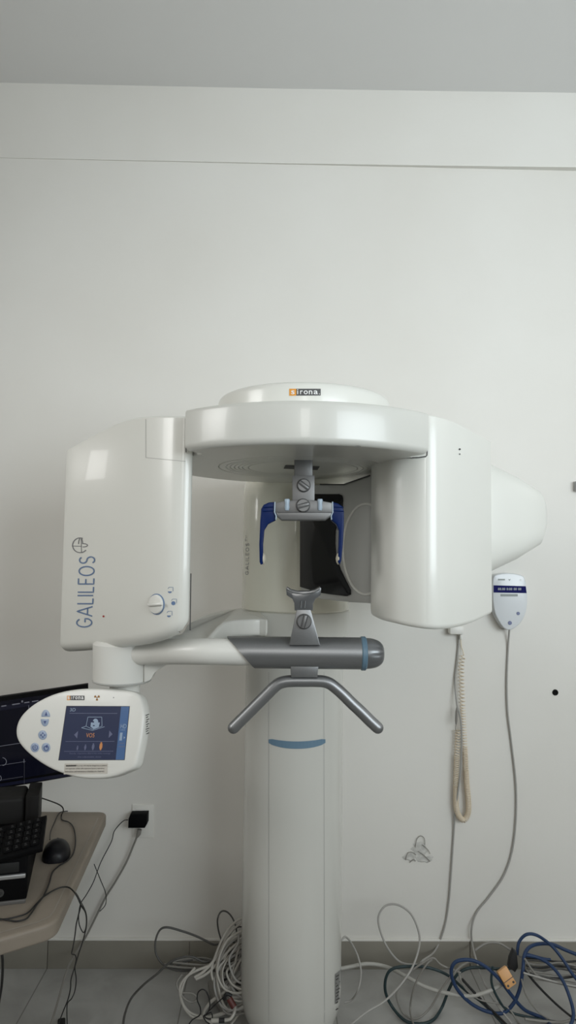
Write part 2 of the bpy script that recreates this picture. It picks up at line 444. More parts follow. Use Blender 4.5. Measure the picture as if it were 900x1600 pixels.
# vertical junction that carries the panel
jc = P(191, 1045, 1.66); zt = P(191, 1002, 1.62).z; zlow = P(191, 1069, 1.60).z
m = MB(); m.lathe((jc.x, jc.y, 0), (0, 0, 1), [(.062, zlow-.006), (.0675, zlow-.001), (.068, zlow+.03), (.070, zt-.01), (.064, zt-.002), (.035, zt)], 56)
hub = m.build('arm_joint', WHITE2, root)
g0 = P(232, 1062, 1.5); m = MB()
q = [P(225, 1066, 1.62), P(235, 1062, 1.62), P(243, 1050, 1.62), P(264, 1037, 1.62), P(285, 1028, 1.62), P(225, 1026, 1.62)]
m.slab(catmull(q[:5], 4)+[q[5]], Vector((0, .035, 0)), .006); m.build('joint_gusset', WHITE2, root)
m = MB(); m.lathe((jc.x, jc.y, 0), (0, 0, 1), [(.068, zlow-.003), (.0690, zlow-.002), (.0690, zlow), (.068, zlow+.001)], 56)
m.build('joint_seam', SEAML, hub)

# grey sleeve with a slanted left end
m = MB(); RS = .0343; seg = 48
xl_top = P(355, 996, TY-.0).x; xl_bot = P(399, 1044, TY).x; xr = P(566, 1020, TY).x
rows = []
for t in [i/14 for i in range(15)]:
    row = []
    for j in range(seg):
        an = 2*PI*j/seg; yy = math.cos(an)*RS; zz = math.sin(an)*RS
        k = (1-math.sin(an))/2; k = k**.85
        xs_ = xl_top+(xl_bot-xl_top)*k
        row.append(Vector((xs_+(xr-xs_)*t, TY+yy, tz+zz)))
    rows.append(row)
inner = [Vector((p.x+.001, TY+(p.y-TY)*.86, tz+(p.z-tz)*.86)) for p in rows[0]]
m.grid([inner]+rows, closed_u=True); sleeve = m.build('grey_sleeve', METAL, root, smooth=50)
m = MB(); m.lathe((xr, TY, tz), (1, 0, 0), [(RS, -.004), (RS+.0022, -.002), (RS+.0022, .006), (RS, .008)], 48)
m.build('sleeve_ring', BLUEG, root)
m = MB(); rows = []
xe = P(600, 1020, TY).x-xr
for i in range(14):
    a = PI/2*i/13*.985; h = .006+(xe-.006)*math.sin(a)**.9; rr = RS*.97*math.cos(a)**.62; row = []
    for j in range(64):
        an = 2*PI*j/64; fl = 1-.05*max(0, math.cos(an*10))*math.sin(a*1.6)
        row.append(Vector((xr+h, TY+rr*fl*math.cos(an), tz+rr*fl*math.sin(an))))
    rows.append(row)
m.grid(rows, closed_u=True); m.f.append([len(m.v)-64+j for j in range(64)]); m.m.append(0)
m.build('end_cap', CAPG, root, smooth=60)

# chin support: tapered bracket, cup, knob; flange and hand bar below
YF = TY-RS-.004
def knob(mb, c, n, r, slot_dir, h=.008, slotmb=None, mi=0, mi2=1):
    mb.lathe(c, n, [(r, -.002), (r, h*.6), (r*.93, h*.85), (r*.86, h)], 36, mi)
    n = Vector(n).normalized(); sd = Vector(slot_dir); sd = (sd-n*sd.dot(n)).normalized(); w = n.cross(sd)
    R_ = Matrix((sd, w, n)).transposed()
    mb.box(Vector(c)+n*(h+.0005), (r*1.75, r*.34, .003), R_, .0006, mi)
    mb.box(Vector(c)+n*(h+.0004)+w*r*.27, (r*1.7, r*.12, .0015), R_, 0, mi2)
    mb.box(Vector(c)+n*(h+.0004)-w*r*.27, (r*1.7, r*.12, .0015), R_, 0, mi2)
    mb.lathe(c, n, [(r*1.06, -.002), (r*1.06, .0015)], 36, mi2)
q = [P(464, 953, YF), P(485.5, 953, YF), P(500, 1008, YF), P(452, 1008, YF)]
m = MB(); m.slab(q, Vector((0, .016, 0)), .0012)
br_ = m.build('chin_bracket', METAL, root)
m = MB(); knob(m, P(475, 971, YF), (0, -1, 0), .0155, (.25, 0, 1), .009); m.build('clamp_knob', [METALL, SEAM], br_)
q = [(447, 919), (449, 917), (455, 921), (465, 923.5), (483, 923.5), (493, 921), (500, 917), (502, 919), (501, 930), (493, 936), (489.5, 943), (489, 954), (460.5, 954), (460, 943), (457, 936), (448, 930)]
m = MB(); m.slab([P(x, y, YF+.002) for x, y in q], Vector((0, .03, 0)), .002); cup = m.build('chin_cup', DGREY, root)
m = MB()
for x in (471, 477): m.tube([P(x, 939, YF+.001), P(x-1, 950, YF+.001)], .0012, 8)
m.tube([P(449, 921, YF+.001), P(458, 926, YF+.0005), P(474, 928, YF+.0005), P(490, 926, YF+.0005), P(500, 921, YF+.001)], .0012, 8)
m.build('cup_rib', CAPG, cup)
q = [P(454, 1036, TY-.022), P(498, 1036, TY-.022), P(496, 1058.5, TY-.022), P(455, 1058.5, TY-.022)]
m = MB(); m.slab(q, Vector((0, .044, 0)), .001); m.build('bar_flange', METAL, root)
hb = [(365, 1137), (378, 1124), (392, 1110), (406, 1096), (419, 1083), (428, 1074), (436, 1068), (446, 1065), (460, 1064), (475, 1064), (492, 1064), (506, 1065), (516, 1068.5), (526, 1076), (537, 1086), (550, 1099), (564, 1112), (577, 1125), (590, 1137)]
m = MB(); m.tube(catmull([P(x, y, TY-.005) for x, y in hb], 5), .0128, 24, round_end=True); m.build('hand_bar', METAL, root)

# upper neck of the column
m = MB(); RN = .166
m.revolve([(RN-.004, ZL-.001), (RN, ZL+.003), (RN, H-.0), (RN, H+.21), (RN-.02, H+.30)], CX, CY-.01, 128); neck = m.build('neck', CREAM, root)
S = on(neck); m = MB()
for s_ in strokes('GALILEOS', 388.5, 389.5, 898, 849, 5.2, .75, .28): lay(m, s_, S, .0006)
lay(m, ribbon([(383.5, 846), (383.5, 842)], .6), S); lay(m, ribbon([(383.5, 844), (386.5, 844)], .6), S); lay(m, ribbon([(383.5, 841), (386.5, 840), (384.5, 839), (386.5, 838), (383.5, 837)], .5), S)
so = m.build('neck_lettering', LETG, neck, smooth=0, recalc=False)

# ring housing: wide disc with filleted rim, concentric grooves underneath
ZT, ZB = H+.303, H+.217
def ringprof():
    Ro = .36; pr_ = [(.0005, ZB)]
    def groove(r, w, d): return [(r-w, ZB), (r-w*.4, ZB+d), (r+w*.4, ZB+d), (r+w, ZB)]
    pr_ += groove(.133, .0014, .003)
    for r in (.147, .157, .167, .177, .187): pr_ += groove(r, .0016, .0022)
    pr_ += groove(.205, .0016, .003)
    pr_ += [(.285, ZB), (Ro-.014, ZB+.001)]
    for k in range(1, 9):
        a = PI/2*k/8; pr_.append((Ro-.014+.014*math.sin(a), ZB+.015-.014*math.cos(a)))
    pr_ += [(Ro+.0005, ZB+.05), (Ro+.0005, ZT-.008)]
    for k in range(1, 5):
        a = PI/2*k/4; pr_.append((Ro-.005+.005*math.cos(a), ZT-.005+.005*math.sin(a)))
    pr_ += [(.2, ZT)]
    return pr_
m = MB(); m.revolve(ringprof(), AX, AY, 384)
for i, v in enumerate(m.v):                                # the front band stands proud between the two housings
    dx_, dy_ = v.x-AX, v.y-AY; r_ = math.hypot(dx_, dy_)
    if r_ > .29 and dy_ < .12:
        ang = math.degrees(math.atan2(abs(dx_), -dy_))
        k_ = min(1, max(0, (ang-(44.4 if dx_ > 0 else 45.2))/1.0)) * (1 if ang < 90 else max(0, 1-(ang-90)/18))
        nr = r_-(r_-.29)*.75*k_; v.x = AX+dx_*nr/r_; v.y = AY+dy_*nr/r_
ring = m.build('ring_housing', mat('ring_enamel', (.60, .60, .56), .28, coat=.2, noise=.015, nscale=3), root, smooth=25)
m = MB(); S = on(ring)
lay(m, ([(446, 726.5), (500, 728), (496, 734), (443, 732)], [[0, 1, 2, 3]]), S, .0008)
m.build('slot_opening', SEAM, ring, smooth=0, recalc=False)
m = MB()
for x, y in ((559, 697),):
    lay(m, disc2(x, y, 5 if y < 750 else 3, 1.5), S, .0008)
m.build('screw_cover', SEAML, ring, smooth=0, recalc=False)

# top drum with the maker's badge
m = MB(); RD = .2085; dz = .380
pr_ = [(RD-.004, ZT-.02), (RD, ZT)]+[(RD-.004, H+.30)][:0]
pr_ += [(RD, H+dz-.014)]+[(RD-.014+.014*math.cos(PI/2*k/5), H+dz-.014+.014*math.sin(PI/2*k/5)) for k in range(1, 6)]+[(.05, H+dz+.001)]
m.revolve(pr_, AX, 1.655, 128); drum = m.build('top_drum', WHITE, root)
S = on(drum); m = MB()
lay(m, gridquad([(452, 607.5), (463, 607.5), (463, 618.2), (452, 618.5)], 3, 1), S, .0008, 0)
lay(m, gridquad([(463, 607.5), (501, 607.5), (501, 618), (463, 618.2)], 8, 1), S, .0008, 1)
xs_ = [(455, 460.5, 's'), (464.5, 466, 'i'), (469, 473, 'r'), (474.5, 481, 'o'), (482.5, 488, 'n'), (490, 496.5, 'a')]
for x0, x1, c in xs_:
    y0 = 608.3 if c == 'i' else 610.2
    lay(m, text2(c, rect(x0, y0, x1, 616.2), .012), S, .0014, 2)
lay(m, disc2(499, 615.7, .7, .7, 8), S, .0014, 2)
so = m.build('maker_badge', [ORANGE, BADGE, WLET], drum, smooth=0, recalc=False); so['label'] = 'orange and grey maker badge'

# left housing (x-ray tube side)
fr = [(299, 1.462, 650, 984), (285, 1.452, 649.5, 989), (262, 1.462, 649, 997), (228, 1.50, 650, 1007), (190, 1.56, 656, 1012), (150, 1.64, 674, 1016), (112, 1.735, 695, 1019), (96, 1.78, 703, 1019)]
pts = []
for px, Y, a, b_ in fr:
    p = P(px, 850, Y); pts.append((p.x, p.y, P(px, a, Y).z, P(px, b_, Y).z))
corner = pts[-1]
pts += [(corner[0]+.03, corner[1]+.13, H+.262, H-.25), (-.36, 1.98, H+.29, H-.20), (-.245, 1.80, H+.306, H-.16)]
rad = [.018]+[0]*6+[.022, .05, .06, .03]
front = catmull([Vector(p[:3]) for p in pts[1:7]], 6)
z2 = catmull([Vector((p[3], 0, 0)) for p in pts[1:7]], 6)
plan = roundpoly([pts[0]]+pts[1:2], [.018, 0])
full = roundpoly(pts, rad)
# replace the straight facets of the front by a smooth curve
A_ = roundpoly(pts, rad)[:6]
Bk = roundpoly(pts[6:]+[pts[0]], [0]+rad[7:]+[0])[1:-1]
plan = [tuple(v) for v in A_]+[(v.x, v.y, v.z, z2[i].x) for i, v in enumerate(front)][1:]+[tuple(v) for v in Bk]
m = MB(); m.shell(plan, .006, .026, 6); lbox = m.build('tube_housing', WHITE, root, smooth=40)
S = on(lbox); LB = bvh(lbox); m = MB()
for s_ in strokes('GALILEOS', 144.3, 149.3, 980.5, 869.5, 25.5, 2.2, .17): lay(m, s_, S, .0006)
so = m.build('large_lettering', LETTER, lbox, smooth=0, recalc=False); so['label'] = 'large blue lettering running up the housing'
m = MB()
lay(m, ribbon(arc(125.5, 852, 11.8, 11.5, 40, 290, 30), 1.5), S)
lay(m, ribbon(subline([(112.5, 853), (128, 853.5)], 2), 1.0), S); lay(m, ribbon(subline([(127, 842), (127.5, 863)], 2), 1.0), S)
lay(m, ribbon(arc(126.2, 850, 3.2, 9.5, 180, 360, 12), 1.3), S); lay(m, ribbon(arc(130, 852, 7, 2.6, -90, 95, 10), 1.3), S)
m.build('emblem', LETG, lbox, smooth=0, recalc=False)
m = MB(); lay(m, disc2(162, 963, 1.6), S); m.build('indicator_dot', RED, lbox, smooth=0, recalc=False)
m = MB(); lay(m, ribbon(subline([(228, 651), (228, 715)], 4), .8), S, .0004); lay(m, ribbon(subline([(228, 715), (290, 721)], 4), .8), S, .0004)
m.build('panel_seam', SEAML, lbox, smooth=0, recalc=False)
kc, kn = hit(LB, 245, 944, 0)
m = MB(); r = .0205
m.lathe(kc, kn, [(r*1.09, -.001), (r*1.09, .0015)], 40, 1)
m.lathe(kc, kn, [(r, 0), (r, .003), (r*.94, .0055), (r*.85, .006)], 40, 0)
tx = P(262, 943, 1.47)-P(240, 944.5, 1.47); tx = (tx-kn*tx.dot(kn)).normalized(); w = kn.cross(tx)
m.box(kc+kn*.008+tx*.003, (r*2.1, r*.34, .008), Matrix((tx, w, kn)).transposed(), .003, 0)
m.build('selector_knob', [WHITE2, LETTER], lbox)
m = MB()
for x, y, rr in ((265.5, 924, 3), (271, 942.5, 3.2), (264, 961.5, 3)):
    sh = disc2(x, y, rr) if rr > 3.1 else ([(x+rr*math.cos(a), y+rr*math.sin(a)) for a in [PI*i/10 for i in range(11)]], [list(range(11))])
    lay(m, sh, S)
    lay(m, ribbon(subline([(x-3, y-4), (x-1, y-6.5), (x+5, y-6.5), (x+5, y)], 2), .7), S)
m.build('knob_symbol', LETTER, lbox, smooth=0, recalc=False)
m = MB(); m.tube([P(298.3, 896, 1.475), P(297, 985, 1.475)], .0012, 6); m.build('rear_seam', SEAM, lbox)

# right housing
fr = [(580, 1.60, 0, 963), (592, 1.54, 0, 969), (612, 1.49, 0, 974), (640, 1.462, 0, 980), (667, 1.448, 648.5, 983.5), (690, 1.458, 652, 984), (715, 1.51, 661, 981), (742, 1.61, 675, 973), (768, 1.76, 690, 960)]
pts = []
for px, Y, a, b_ in fr:
    p = P(px, 850, Y); pts.append((p.x, p.y, P(px, a, Y).z if a else ZT-.003, P(px, b_, Y).z))
pts += [(.50, 1.93, H+.30, H-.14), (.36, 1.86, H+.30, H-.14), (.24, 1.72, H+.30, H-.13)]
front = catmull([Vector(p[:3]) for p in pts[:9]], 6); z2 = catmull([Vector((p[3], 0, 0)) for p in pts[:9]], 6)
Bk = roundpoly([pts[8]]+pts[9:]+[pts[0]], [0, .06, .05, .04, 0])[1:-1]
plan = [(v.x, v.y, v.z, z2[i].x) for i, v in enumerate(front)]+[tuple(v) for v in Bk]
m = MB(); m.shell(plan, .004, .012, 5); rbox = m.build('detector_cover', WHITE, root, smooth=40)
S = on(rbox); m = MB()
lay(m, disc2(718, 702, 1.6), S); lay(m, disc2(718, 709.5, 1.1), S); m.build('screw_hole', SEAM, rbox, smooth=0, recalc=False)
m = MB(); lay(m, ribbon(subline([(667, 716), (668, 978)], 6), .7), S, .0003); m.build('cover_edge', WHITE2, rbox, smooth=0, recalc=False)
# dark joint where ring meets the two housings
m = MB()
S = on(rbox)
lay(m, ribbon(subline([(667.3, 650), (667.3, 706)], 4), 1.6), S, .0012)
lay(m, ribbon(subline([(667.3, 706), (667, 711.5), (665, 713.5), (655, 715), (620, 716), (600, 716.5), (579, 718)], 4), 1.7), S, .0012)
m.build('joint_gap', SEAM, rbox, smooth=0, recalc=False)
m = MB(); S = on(lbox)
lay(m, ribbon(subline([(290, 650), (290.5, 707)], 4), 1.4), S, .0015); m.build('joint_gap', SEAM, lbox, smooth=0, recalc=False)

# detector housing behind the cover: face block with black window, tapering cone to the right
fa = P(469, 850, 1.86); fb = P(540, 850, 1.725); fdir = (fb-fa); fdir.z = 0; fdir.normalize()
fn = Vector((fdir.y, -fdir.x, 0))
if fn.y > 0: fn = -fn
FS = onplane(fa, fn)
out = [(469, 757), (500, 757), (537, 757), (578, 743), (612, 735), (612, 946), (580, 943), (545, 941), (500, 936), (469, 926)]
m = MB(); m.slab([FS(x, y, 0) for x, y in out], -fn*.07, .004); face = m.build('detector_face', GREYP, root)
win = [(470, 772), (531, 772), (535, 774), (536.5, 779), (536, 795), (529, 812), (525, 830), (524.5, 850), (526, 868), (533, 890), (542, 908), (549, 922), (549, 929), (543, 931.5), (520, 929), (500, 926), (470, 917)]
m = MB(); m.slab([FS(x, y, .0005) for x, y in win], fn*.004, .0015); m.build('black_window', BLACKG, face)
m = MB(); m.tube(catmull([FS(x, y, .001) for x, y in arc(572, 858, 36, 71, 0, 360, 28)[:-1]], 2, True)+[], .0035, 8); m.build('oval_rim', WHITE2, face)
m = MB(); m.tube([FS(500, 757, .002), FS(537, 757, .002), FS(578, 743, .002)], .0018, 6); m.build('top_gap', SEAM, face)
m = MB(); rows = []
def sect(x, y0, y1, z0, z1, e=5, k=64):
    cy, cz, ry, rz = (y0+y1)/2, (z0+z1)/2, (y1-y0)/2, (z1-z0)/2; r_ = []
    for j in range(k):
        a = 2*PI*j/k; c, s_ = math.cos(a), math.sin(a)
        r_.append(Vector((x, cy+ry*math.copysign(abs(c)**(2/e), c), H+cz+rz*math.copysign(abs(s_)**(2/e), s_))))
    return r_
def xz(px, py, Y): p = P(px, py, Y); return p.x, p.z-H
x1, zt1 = xz(768, 722, 1.87); _, zb1 = xz(770, 895, 1.87)
x2, zt2 = xz(806, 744, 1.90); _, zb2 = xz(804, 875, 1.90)
x3, zt3 = xz(838, 767, 1.94); _, zb3 = xz(836, 853, 1.94)
x4, zt4 = xz(846, 774, 1.96); _, zb4 = xz(846, 840, 1.96)
x5, zt5 = xz(848, 785, 1.97); _, zb5 = xz(848, 825, 1.97)
rows = [sect(.24, 1.78, 1.90, -.10, .20), sect(.30, 1.76, 1.98, -.10, .22), sect(.42, 1.78, 2.05, -.09, .26), sect(x1-.08, 1.80, 2.12, zb1-.035, zt1+.012), sect(x1, 1.83, 2.14, zb1, zt1), sect(x2, 1.85, 2.13, zb2, zt2),
        sect(x3, 1.89, 2.10, zb3, zt3), sect(x4, 1.92, 2.08, zb4, zt4, 2.6), sect(x5, 1.95, 2.05, zb5, zt5, 2.2)]
m.grid(rows, closed_u=True); m.f.append(list(range(64))); m.m.append(0); m.f.append([len(m.v)-64+j for j in range(64)]); m.m.append(0)
m.build('detector_cone', WHITE, root, smooth=30)

# head support hanging from the ring
YH = 1.50
m = MB(); q = [P(460, 722, YH+.012), P(488.5, 722, YH+.012), P(488.5, 745, YH+.012), P(460, 745, YH+.012)]
q[0].z = q[1].z = ZB+.004
m.slab(q, Vector((0, .012, 0)), .0008); hs = m.build('head_support', METALL, root)
m = MB(); q = [P(457, 743, YH), P(491.5, 743, YH), P(491.5, 800, YH), P(457, 800, YH)]
m.slab(q, Vector((0, .022, 0)), .001); m.build('mount_plate', METALL, hs)
m = MB(); knob(m, P(474.5, 758.5, YH), (0, -1, 0), .0145, (1, 0, -.75), .007); m.build('clamp_knob', [METALL, SEAM], hs)
m = MB(); yb = YH-.012
q = [(430, 786), (445, 782.5), (474, 781), (503, 782.5), (520, 786), (520, 801), (516, 804), (433, 804), (430, 800)]
m.slab([P(x, y, yb) for x, y in q], Vector((0, .03, 0)), .0012)
q = [(431, 800), (519, 800), (517, 807), (509, 813), (440, 813), (433, 807)]
m.slab([P(x, y, yb-.005) for x, y in q], Vector((0, .03, 0)), .0035, 0, 3); band = m.build('head_bar', METALL, hs)
m = MB(); m.tube([P(434, 806.5, yb-.006), P(516, 806.5, yb-.006)], .0006, 6); m.build('bar_groove', SEAM, band) if False else None
m = MB(); knob(m, P(473.5, 790, yb), (0, -1, 0), .0148, (1, 0, .3), .009); m.build('clamp_knob', [METALL, SEAM], hs)
for x in (448.5, 500):
    m = MB(); m.lathe(P(x, 789, yb), (0, 0, 1), [(.004, -.012), (.0055, -.006), (.0048, .004), (.0062, .010), (.005, .013)], 16); m.build('peg', PIN, hs)
L_ = [(430, 784), (420, 785), (412, 788.5), (408, 795), (406.5, 815), (405, 850), (405.5, 878), (407.5, 882.5), (411, 881), (411, 850), (413, 828), (419, 818.5), (431, 812.5)]
R_ = [(519, 784), (528, 786.5), (535, 791), (537.5, 799), (537.5, 820), (536, 850), (533.5, 876), (531, 882), (528, 878), (529.5, 850), (530, 829), (526, 819.5), (518, 812.5)]
for arm_, padc, ss in ((L_, (411.5, 873), 1), (R_, (528.5, 873), -1)):
    m = MB(); m.slab([P(x, y, yb+.002) for x, y in arm_], Vector((0, .026, 0)), .0025, 0, 3); ta = m.build('temple_arm', NAVY, hs)
    m = MB(); x0 = 429.5 if ss > 0 else 519.5
    m.tube([P(x0, 784, yb), P(x0-ss*.5, 800, yb-.001), P(x0+ss*2, 806, yb-.002), P(x0+ss*1.5, 812, yb-.001)], .0014, 8); m.build('edge_trim', PIN, ta)
    m = MB(); x1_ = 419 if ss > 0 else 529
    for dy in (-2, 4): m.tube([P(x1_-ss*8, 795+dy, yb+.0005), P(x1_+ss*8, 794+dy, yb+.0005)], .0009, 6)
    m.build('arm_rib', NAVY, ta)
    c = P(padc[0], padc[1], yb+.015); m = MB()
    m.lathe(c, (ss, 0, 0), [(.001, .0055), (.008, .004), (.0125, .0015), (.0135, -.001), (.008, -.003)], 28)
    m.build('temple_pad', PAD, ta)

# control panel under the arm joint
pc = P(150, 1145, 1.60); pn = Vector((-.34, -.90, .27)).normalized(); PS = onplane(pc, pn)
outl = [(24, 1146), (27, 1128), (38, 1112), (57, 1097), (82, 1085), (110, 1078), (145, 1075), (180, 1076), (203, 1079), (216, 1085), (222, 1098), (225, 1118), (222, 1150), (217, 1177), (211, 1198), (198, 1206), (172, 1215), (140, 1217), (108, 1212), (75, 1199), (47, 1180), (30, 1162)]
pts = [PS(v.x, v.y, 0) for v in catmull([Vector((x, y, 0)) for x, y in outl], 4, True)]
m = MB(); cen = sum(pts, Vector())/len(pts)
layers = [(.93, .0010), (.965, .0006), (.985, -.001), (.997, -.004), (1.0, -.008), (1.0, -.024), (.985, -.032), (.94, -.040), (.80, -.046)]
nrm = pn if pn.dot(CP-pc) > 0 else -pn
m.grid([[cen+(p-cen)*s_+nrm*d for p in pts] for s_, d in layers], closed_u=True)
m.f.append(list(range(len(pts)))); m.m.append(0); m.f.append([len(m.v)-len(pts)+j for j in range(len(pts))]); m.m.append(0)
panel = m.build('control_panel', WHITE2, root, smooth=50)
panel['label'] = 'white egg-shaped control panel with a display'
nk = PS(190, 1085, 0)-nrm*.025
m = MB(); m.tube([Vector((jc.x+.005, jc.y+.012, zlow+.005)), Vector((jc.x+.005, jc.y+.012, nk.z-.02))], .036, 32); m.build('panel_neck', WHITE2, root)
S = PS; m = MB()
def SQ(u, v):                    # display coordinates 0..1
    tl, tr, br_2, bl = (104.3, 1103.5), (202, 1104), (194, 1187), (92, 1187.5)
    x = (tl[0]*(1-u)+tr[0]*u)*(1-v)+(bl[0]*(1-u)+br_2[0]*u)*v; y = (tl[1]*(1-u)+tr[1]*u)*(1-v)+(bl[1]*(1-u)+br_2[1]*u)*v
    return (x, y)
def sq(u0, v0, u1, v1): return [SQ(u0, v0), SQ(u1, v0), SQ(u1, v1), SQ(u0, v1)]
F4 = [[0, 1, 2, 3]]
lay(m, (sq(-.008, -.008, 1.008, 1.008), F4), S, .0014, 1)
lay(m, (sq(0, 0, .87, 1), F4), S, .0018, 0); lay(m, (sq(.87, 0, 1, 1), F4), S, .0018, 2)
for v in (.13, .655, .84): lay(m, ribbon([SQ(.06, v), SQ(.82, v)], .7), S, .0021, 3)
lay(m, text2('3D', sq(.06, .035, .15, .095)), S, .0022, 4)
lay(m, text2('VO5', sq(.37, .50, .50, .58)), S, .0022, 5)
lay(m, text2('HD', sq(.895, .33, .985, .41)), S, .0022, 4); lay(m, text2('100%', sq(.90, .43, .97, .45)), S, .0022, 4)
lay(m, ([SQ(.18, .53), SQ(.235, .46), SQ(.235, .60)], [[0, 1, 2]]), S, .0022, 3)
lay(m, ([SQ(.78, .52), SQ(.725, .45), SQ(.725, .59)], [[0, 1, 2]]), S, .0022, 3)
for i, u in enumerate((.26, .38, .50, .62)):
    mi = 5 if i == 3 else 3; h_ = .05+.012*i
    lay(m, ([SQ(u-.012-.003*i, .70+.02*(3-i)), SQ(u+.012+.003*i, .70+.02*(3-i)), SQ(u+.014+.003*i, .77), SQ(u+.006, .82), SQ(u-.006, .82), SQ(u-.014-.003*i, .77)], [[0, 1, 2, 3, 4, 5]]), S, .0022, mi)
    x, y = SQ(u, .685+.02*(3-i)); lay(m, disc2(x, y, 1+.15*i, None, 10), S, .0022, mi)
# skull in a dotted volume frame
for a_, b_2 in (((.36, .20), (.58, .20)), ((.58, .20), (.60, .37)), ((.36, .20), (.35, .37)), ((.28, .40), (.46, .45)), ((.46, .45), (.64, .38)), ((.35, .37), (.46, .43)), ((.46, .43), (.60, .37)), ((.28, .40), (.35, .37))):
    lay(m, ribbon([SQ(*a_), SQ(*b_2)], .7), S, .0022, 4)
x, y = SQ(.49, .285); lay(m, disc2(x, y, 4.2, 4.6), S, .0022, 4)
lay(m, ([SQ(.42, .30), SQ(.56, .30), SQ(.55, .39), SQ(.47, .42), SQ(.42, .38)], [[0, 1, 2, 3, 4]]), S, .0023, 4)
x, y = SQ(.455, .29); lay(m, disc2(x, y, 1.3), S, .0025, 0); x, y = SQ(.47, .36); lay(m, disc2(x, y, 1.6, .9), S, .0025, 0)
lay(m, (sq(.895, .49, .935, .64), F4), S, .0022, 4); lay(m, ([SQ(.96, .56), SQ(.985, .585), SQ(.96, .61)], [[0, 1, 2]]), S, .0022, 4)
for v, u1 in ((.69, .975), (.755, .99)): lay(m, ribbon([SQ(.90, v), SQ(u1, v)], 1.1), S, .0022, 3)
lay(m, text2('Ready. Options: 85kV/42 mAs energy', sq(.15, .865, .78, .90)), S, .0022, 3)
lay(m, text2('the adjustable dose', sq(.28, .93, .64, .965)), S, .0022, 3)
so = m.build('display', [SCR, SEAM, SCRB, SCRL, SCRT, SCRO], panel, smooth=0, recalc=False); so['label'] = 'dark blue lit display'
m = MB()
lay(m, (rect(104.5, 1087, 109.8, 1094), F4), S, .0014, 0); lay(m, (rect(109.8, 1087, 132, 1094), F4), S, .0014, 1)
for x0, x1_, c in ((105.5, 108.8, 's'), (111, 112, 'i'), (114, 116.5, 'r'), (117.5, 121.2, 'o'), (122.3, 125.8, 'n'), (127, 130.6, 'a')):
    lay(m, text2(c, rect(x0, 1088.1, x1_, 1092.6), .02), S, .0018, 2)
m.build('panel_badge', [ORANGE, BADGE, WLET], panel, smooth=0, recalc=False)
m = MB(); cx, cy = 151.5, 1090
for k in range(3):
    a0 = math.radians(-150+120*k+0) if False else math.radians([210, 330, 90][k])
    lay(m, ([(cx+rr*math.cos(a0+d), cy+rr*math.sin(a0+d)) for rr, d in ((1.2, -.5), (4.6, -.5), (4.9, 0), (4.6, .5), (1.2, .5))], [[0, 1, 2, 3, 4]]), S, .0014, 0)
lay(m, disc2(cx, cy, .8), S, .0014, 0); m.build('radiation_symbol', mat('amber_brown', (.30, .13, .02), .5), panel, smooth=0, recalc=False)
m = MB(); lay(m, disc2(177.5, 1090, .9), S, .0014, 0); m.build('indicator_dot', LETG, panel, smooth=0, recalc=False)
def button(shape, sym):
    m = MB(); lay(m, shape, S, .0016, 0); front_ = [PS(v[0], v[1], .0016) for v in shape[0]]
    m = MB(); m.slab([PS(v[0], v[1], .0008) for v in shape[0]], nrm*.0016, .0004)
    for s_ in sym: lay(m, s_, S, .0030, 1)
    m.build('button', [BTN, BTND], panel, smooth=30, recalc=False)
button((arc(71.8, 1120, 6.6, 11, 180, 360, 12), [list(range(13))]), [([(69.8, 1118), (72.2, 1112), (74, 1118)], [[0, 1, 2]])])
button((arc(70.3, 1123.5, 6.2, 11.5, 0, 180, 12), [list(range(13))]), [([(68.2, 1126.5), (72.4, 1126.5), (70, 1131.5)], [[0, 1, 2]])])
button(disc2(66.8, 1148.5, 6.6, 7.3), [([(66.8+dx*4.5, 1148.5+dy*4.8), (66.8+dx*2-dy*1.6, 1148.5+dy*2+dx*1.6), (66.8+dx*2+dy*1.6, 1148.5+dy*2-dx*1.6)], [[0, 1, 2]]) for dx, dy in ((1, 0), (-1, 0), (0, 1), (0, -1))])
button(disc2(54.8, 1168, 6.5, 7.4), [ribbon(arc(54.8, 1168, 3.6, 4.2, -60, 230, 12), 1.1), ribbon([(54.8, 1163), (54.8, 1170)], 1)])
button(disc2(72.2, 1168, 6.5, 7.4), [ribbon(arc(72.2, 1169, 3.4, 3.8, -60, 230, 12), 1.1), ([(70, 1166), (74.5, 1163), (73.5, 1169)], [[0, 1, 2]])])
m = MB(); lay(m, ([(101, 1193), (168.5, 1193), (167.5, 1209), (99.5, 1210)], F4), S, .0014, 0)
lay(m, text2('WARNING: This x-ray unit may be dangerous to patient', [(103, 1195.2), (167, 1195), (167, 1197.8), (103, 1198)]), S, .0018, 1)
lay(m, text2('and operator unless safe exposure factors, operating', [(102.3, 1199.7), (163, 1199.2), (163, 1202), (102.3, 1202.6)]), S, .0018, 1)
lay(m, text2('instructions and maintenance schedules are observed.', [(101.6, 1204), (163, 1203.6), (163, 1206.4), (101.6, 1207)]), S, .0018, 1)
lay(m, ribbon([(103, 1196.6), (119, 1196.4)], 2), S, .002, 1)
so = m.build('warning_label', [STICK, INK], panel, smooth=0, recalc=False); so['label'] = 'cream warning label with small print'
PB = on(panel); m = MB(); lay(m, ([(227.2, 1114), (234, 1111), (233, 1148), (224.5, 1155)], F4), PB, .0012, 0)
for i in range(9): lay(m, ribbon([(227+(i % 3)*.5, 1118+i*3.6), (232-(i % 2)*1.5, 1116+i*3.6)], 1.2), PB, .0016, 1)
m.build('side_label', [STICKG, INK], panel, smooth=0, recalc=False)

# ------------------------------------------------------------------ wall things
def wallslab(outline, Y, th, bev): return [P(x, y, Y) for x, y in outline]
